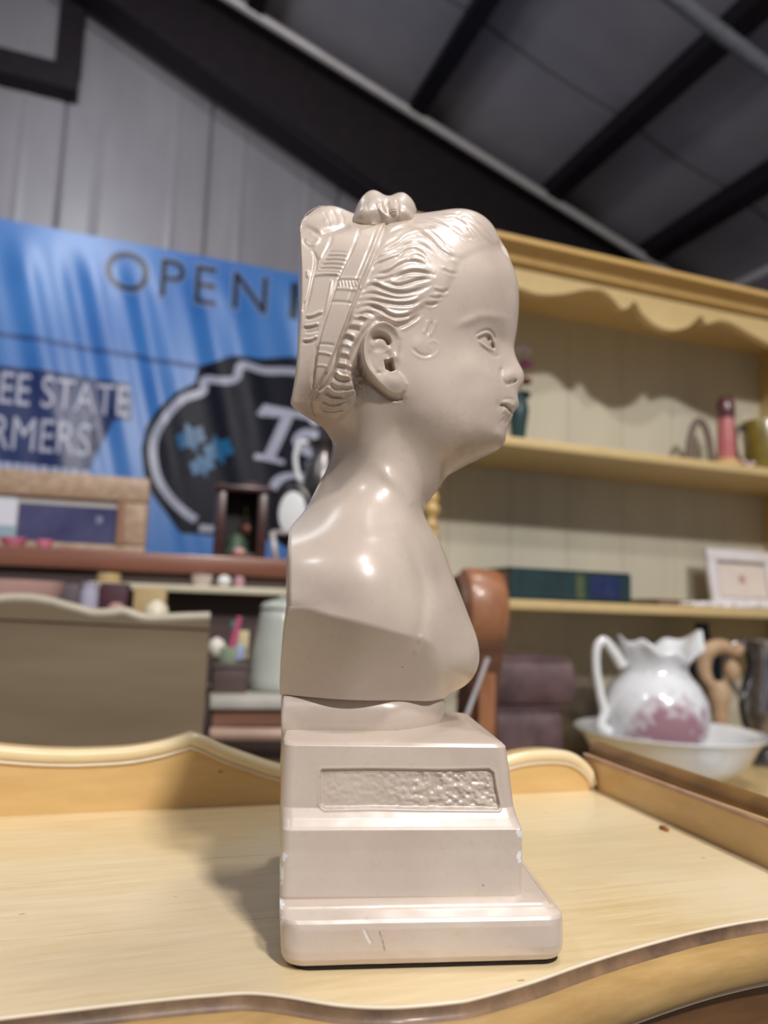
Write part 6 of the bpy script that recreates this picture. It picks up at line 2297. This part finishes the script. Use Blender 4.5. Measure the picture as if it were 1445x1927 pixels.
V, F = disc(40 * ps_, 42 * ps_, 0.0, 0.001)
mk('well', V, F, M_WHITE, pls, smooth=True)
V, F = disc(41 * ps_, 66 * ps_, 0.003, -0.004)
mk('rim', V, F, mat('black_rim', srgb(30, 26, 30), None, 0.3), pls, smooth=True)
q0 = at_y(512, 1002, Yp - 0.02); q1 = np.array([at_y(520, 1040, Yp - 0.03)[0], Yp - 0.03, z_t + 0.001])
MB().tube([q0, q1], 0.007, 10).build('stand_leg', M_PIPE, pls, smooth=True)
q1 = np.array([at_y(590, 1040, Yp - 0.03)[0], Yp - 0.03, z_t + 0.001])
MB().tube([at_y(586, 1002, Yp - 0.02), q1], 0.007, 10).build('stand_leg', M_PIPE, pls, smooth=True)
MB().tube([at_y(512, 1002, Yp - 0.02), at_y(586, 1002, Yp - 0.02)], 0.006, 10).build('stand_bar', M_PIPE, pls, smooth=True)
# pewter ewer behind it
eb, es, eh = spot(606, 900, SHY(600, 0.2), z_t, 832)
ew = empty('pewter_ewer', eb, 'tall dark pewter ewer behind the neck of the bust', 'ewer')
M_PEW = mat('pewter', srgb(92, 88, 88), srgb(128, 124, 122), 0.3, 14, metal=0.8)
MB().lathe(eb, [(r * es, f * eh) for r, f in [(30, 0), (32, 0.03), (14, 0.10), (12, 0.2), (28, 0.42), (38, 0.60), (34, 0.76), (20, 0.88), (22, 0.95), (30, 1.0), (24, 0.96)]], 28).build('body', M_PEW, ew, smooth=True, sharp=50)
hx = catmull([eb + np.array([-r * es, 0, f * eh]) for r, f in [(22, 0.97), (44, 0.99), (52, 0.86), (44, 0.7), (34, 0.64)]], 5)
MB().tube(hx, 0.007, 10).build('handle', M_WHITE, ew, smooth=True, sharp=60)

# ---- things on the wavy cabinet's top, made up for shapes in the reflection
CY = lambda px, b: CF.P(CF.px(px, 1140, b)[0], b, 0)[1]
b_, s_, h_ = spot(28, 1140, CY(28, 0.14), zcab, 1092)
mb = MB().lathe(b_, [(r * s_, f * h_) for r, f in [(50, 0), (62, 0.3), (80, 0.75), (84, 1.0), (78, 0.96), (58, 0.5)]], 32)
mb.build('pink_bowl', mat('blush_china', srgb(200, 160, 152), srgb(210, 172, 164), 0.35, 14), smooth=True, sharp=50, label='wide blush pink bowl behind the wavy board at the left edge', cat='bowl', origin=b_)
bevel(MB().fbox(CF, CF.px(112, 1120, 0.20)[0], CF.px(150, 1120, 0.20)[0], 0.20, 0.26, zcab + 0.0005, CF.px(130, 1098, 0.20)[1]).build('grey_box', mat('mauve_grey_card', srgb(92, 80, 88), None, 0.6),
      label='mauve-grey box behind the wavy board left of the lavender jar', cat='box'), 0.003)
turned('lavender_jar', 168, 1120, CY(168, 0.20), zcab, 1096, [(15, 0), (17, 0.1), (17, 0.8), (14, 0.9), (16, 1.0), (12, 0.98)], mat('lavender_china', srgb(172, 170, 190), None, 0.3), 'pale lavender jar behind the wavy board beside the maroon box', 'jar', 24)
mbx = MB().fbox(CF, CF.px(186, 1120, 0.21)[0], CF.px(240, 1120, 0.21)[0], 0.21, 0.28, zcab + 0.0005, CF.px(210, 1097, 0.21)[1])
bevel(mbx.build('maroon_box', mat('maroon_card', srgb(66, 30, 42), srgb(76, 36, 50), 0.6, 20), label='dark maroon box behind the wavy board', cat='box'), 0.003)
turned('pink_pot', 219, 1145, CY(219, 0.08), zcab, 1134, [(14, 0), (20, 0.4), (16, 0.85), (8, 1.0)], mat('old_rose', srgb(176, 132, 124), None, 0.45), 'rounded old-rose pot peeking over the wavy board', 'pot', 24)
mbx = MB().fbox(CF, CF.px(250, 1130, 0.22)[0], CF.px(312, 1130, 0.22)[0], 0.22, 0.29, zcab + 0.0005, CF.px(280, 1106, 0.22)[1])
bevel(mbx.build('tan_box', mat('tan_card', srgb(176, 152, 106), srgb(190, 166, 120), 0.6, 20), label='tan wooden box behind the wavy board at its right end', cat='box'), 0.003)
turned('cream_egg', 295, 1145, CY(295, 0.10), zcab, 1129, [(4, 0), (17, 0.12), (24, 0.45), (20, 0.8), (8, 0.97), (1, 1.0)], mat('cream_china', srgb(222, 212, 188), None, 0.35), 'cream egg-shaped ornament in front of the tan box', 'ornament', 24)

# ---- small stand with jar to the right of the wavy cabinet
ST = Frame(at_y(460, 1330, 1.22), 14.0)
zst = ST.px(460, 1313)[1]
a0_, a1_ = ST.px(394, 1330)[0], ST.px(640, 1330)[0]
std = empty('side_stand', ST.P((a0_ + a1_) / 2, 0.1, 0), 'small brown stand with pale top and curved drawer beside the wavy cabinet', 'stand')
M_PALET = mat('pale_stand_top', srgb(176, 172, 164), srgb(190, 186, 178), 0.5, 20)
M_DRW = mat('brown_drawer', srgb(128, 90, 72), srgb(146, 106, 86), 0.45, 8, stretch=(0.5, 1, 6))
zt0 = ST.px(460, 1336)[1]
bevel(MB().fbox(ST, a0_, a1_, 0, 0.22, zt0, zst).build('top', M_PALET, std), 0.004)
zd0 = ST.px(460, 1366, 0.01)[1]
drw = MB().fbox(ST, a0_ + 0.006, a1_ - 0.006, 0.012, 0.21, zd0, zt0 - 0.0006).build('drawer_front', M_DRW, std)
lip = [ST.P(a0_ + 0.004 + (a1_ - a0_ - 0.008) * k / 16, -0.004 - 0.010 * math.sin(math.pi * k / 16), zd0 - 0.010) for k in range(17)]
MB().tube(lip, 0.011, 12).build('drawer_lip', mat('worn_lip', srgb(166, 136, 120), srgb(180, 150, 132), 0.45, 20), drw, smooth=True, sharp=60)
MB().fbox(ST, a0_ + 0.01, a1_ - 0.01, 0.03, 0.21, 0.08, zd0 - 0.001).build('case', M_DKP, std)
for a in (a0_ + 0.01, a1_ - 0.04):
    for b in (0.03, 0.18):
        MB().fbox(ST, a, a + 0.03, b, b + 0.03, 0, 0.08).build('leg', M_DKP, std)
jb, js, jh = spot(528, 1230, ST.P(0, 0.12, 0)[1] + (ST.px(527, 1230)[0]) * math.sin(math.radians(14)), zst, 1122)
jar = empty('lidded_jar', jb, 'pale grey-green lidded jar on the small stand behind the bust', 'jar')
M_JAR = mat('grey_green_china', srgb(176, 180, 172), srgb(188, 192, 184), 0.3, 12, coat=0.3)
MB().lathe(jb, [(r * js, f * jh) for r, f in [(54, 0), (62, 0.04), (62, 0.12), (52, 0.45), (44, 0.75), (40, 0.84), (36, 0.855)]], 40).build('body', M_JAR, jar, smooth=True, sharp=50)
ld = MB().lathe(jb, [(r * js, f * jh) for r, f in [(40, 0.858), (42, 0.875), (38, 0.92), (20, 0.96), (10, 0.965)]], 40).build('lid', M_JAR, jar, smooth=True, sharp=50)
MB().lathe(jb, [(r * js, f * jh) for r, f in [(6, 0.966), (11, 0.978), (9, 0.99), (2, 1.0)]], 24).build('knob', M_JAR, ld, smooth=True)
# dark box with a green dish of odds and ends
al, ar = ST.px(400, 1280, 0.06)[0], ST.px(466, 1280, 0.06)[0]
zbx = ST.px(430, 1250, 0.06)[1]
bx = empty('dark_box', ST.P((al + ar) / 2, 0.10, zst), 'dark brown wooden box carrying the green dish on the small stand', 'box')
bevel(MB().fbox(ST, al, ar, 0.06, 0.16, zst + 0.0005, zbx - 0.008).build('case', M_DKP, bx), 0.002)
bevel(MB().fbox(ST, al - 0.002, ar + 0.002, 0.058, 0.162, zbx - 0.008, zbx).build('lid', M_DKP, bx), 0.002)
gd = ST.P((al + ar) / 2, 0.11, zbx)
dsx = empty('green_dish', gd, 'low pale green dish holding small odds and ends', 'dish')
gr_ = (ar - al) / 2
MB().lathe(gd, [(gr_ * 0.8, 0), (gr_ * 0.84, 0.002), (gr_ * 0.98, 0.020), (gr_ * 1.0, 0.026), (gr_ * 0.96, 0.025), (gr_ * 0.8, 0.005), (0.001, 0.005)], 36).build('bowl', mat('pale_green_glass', srgb(150, 166, 140), srgb(162, 178, 152), 0.3, 20), dsx, smooth=True, sharp=50)
zi = gd[2] + 0.0055
iy = gd[1]
sx = lambda px: at_y(px, 1210, iy)[0]
b_ = np.array([sx(411), iy - 0.012, zi])
MB().lathe(b_, [(0.003, 0), (0.012, 0.006), (0.016, 0.018), (0.012, 0.030), (0.002, 0.036)], 20).build('white_ball', mat('white_shell', srgb(222, 218, 206), None, 0.4), smooth=True, label='white shell-like ball at the left of the green dish', cat='ball', origin=b_)
b_ = np.array([sx(430), iy + 0.006, zi])
MB().tube([b_ + [0, 0, 0.003], b_ + [0.010, 0, 0.035], at_y(438, 1168, iy + 0.006)], [0.006, 0.006, 0.004], 10).build('teal_brush', mat('teal_plastic', srgb(80, 140, 136), None, 0.4), smooth=True, sharp=60, label='teal stick standing in the green dish', cat='stick')
b_ = np.array([sx(436), iy - 0.006, zi])
MB().tube([b_ + [0, 0, 0.003], b_ + [0.006, 0, 0.04], at_y(451, 1160, iy - 0.006)], [0.006, 0.0065, 0.005], 10).build('pink_brush', mat('pink_plastic', srgb(190, 90, 124), None, 0.4), smooth=True, sharp=60, label='pink stick standing in the green dish', cat='stick')
bevel(MB().fbox(ST, ST.px(447, 1210, 0.115)[0], ST.px(468, 1210, 0.115)[0], 0.115, 0.135, zi, ST.px(460, 1187, 0.115)[1]).build('cream_packet', mat('cream_card', srgb(206, 190, 150), None, 0.6), label='cream packet standing at the right of the green dish', cat='packet'), 0.001)
bevel(MB().fbox(ST, ST.px(443, 1225, 0.085)[0], ST.px(459, 1225, 0.085)[0], 0.085, 0.098, zi, ST.px(450, 1214, 0.085)[1]).build('blue_packet', mat('pale_blue_card', srgb(158, 170, 208), None, 0.6), label='small pale blue packet at the front of the green dish', cat='packet'), 0.001)
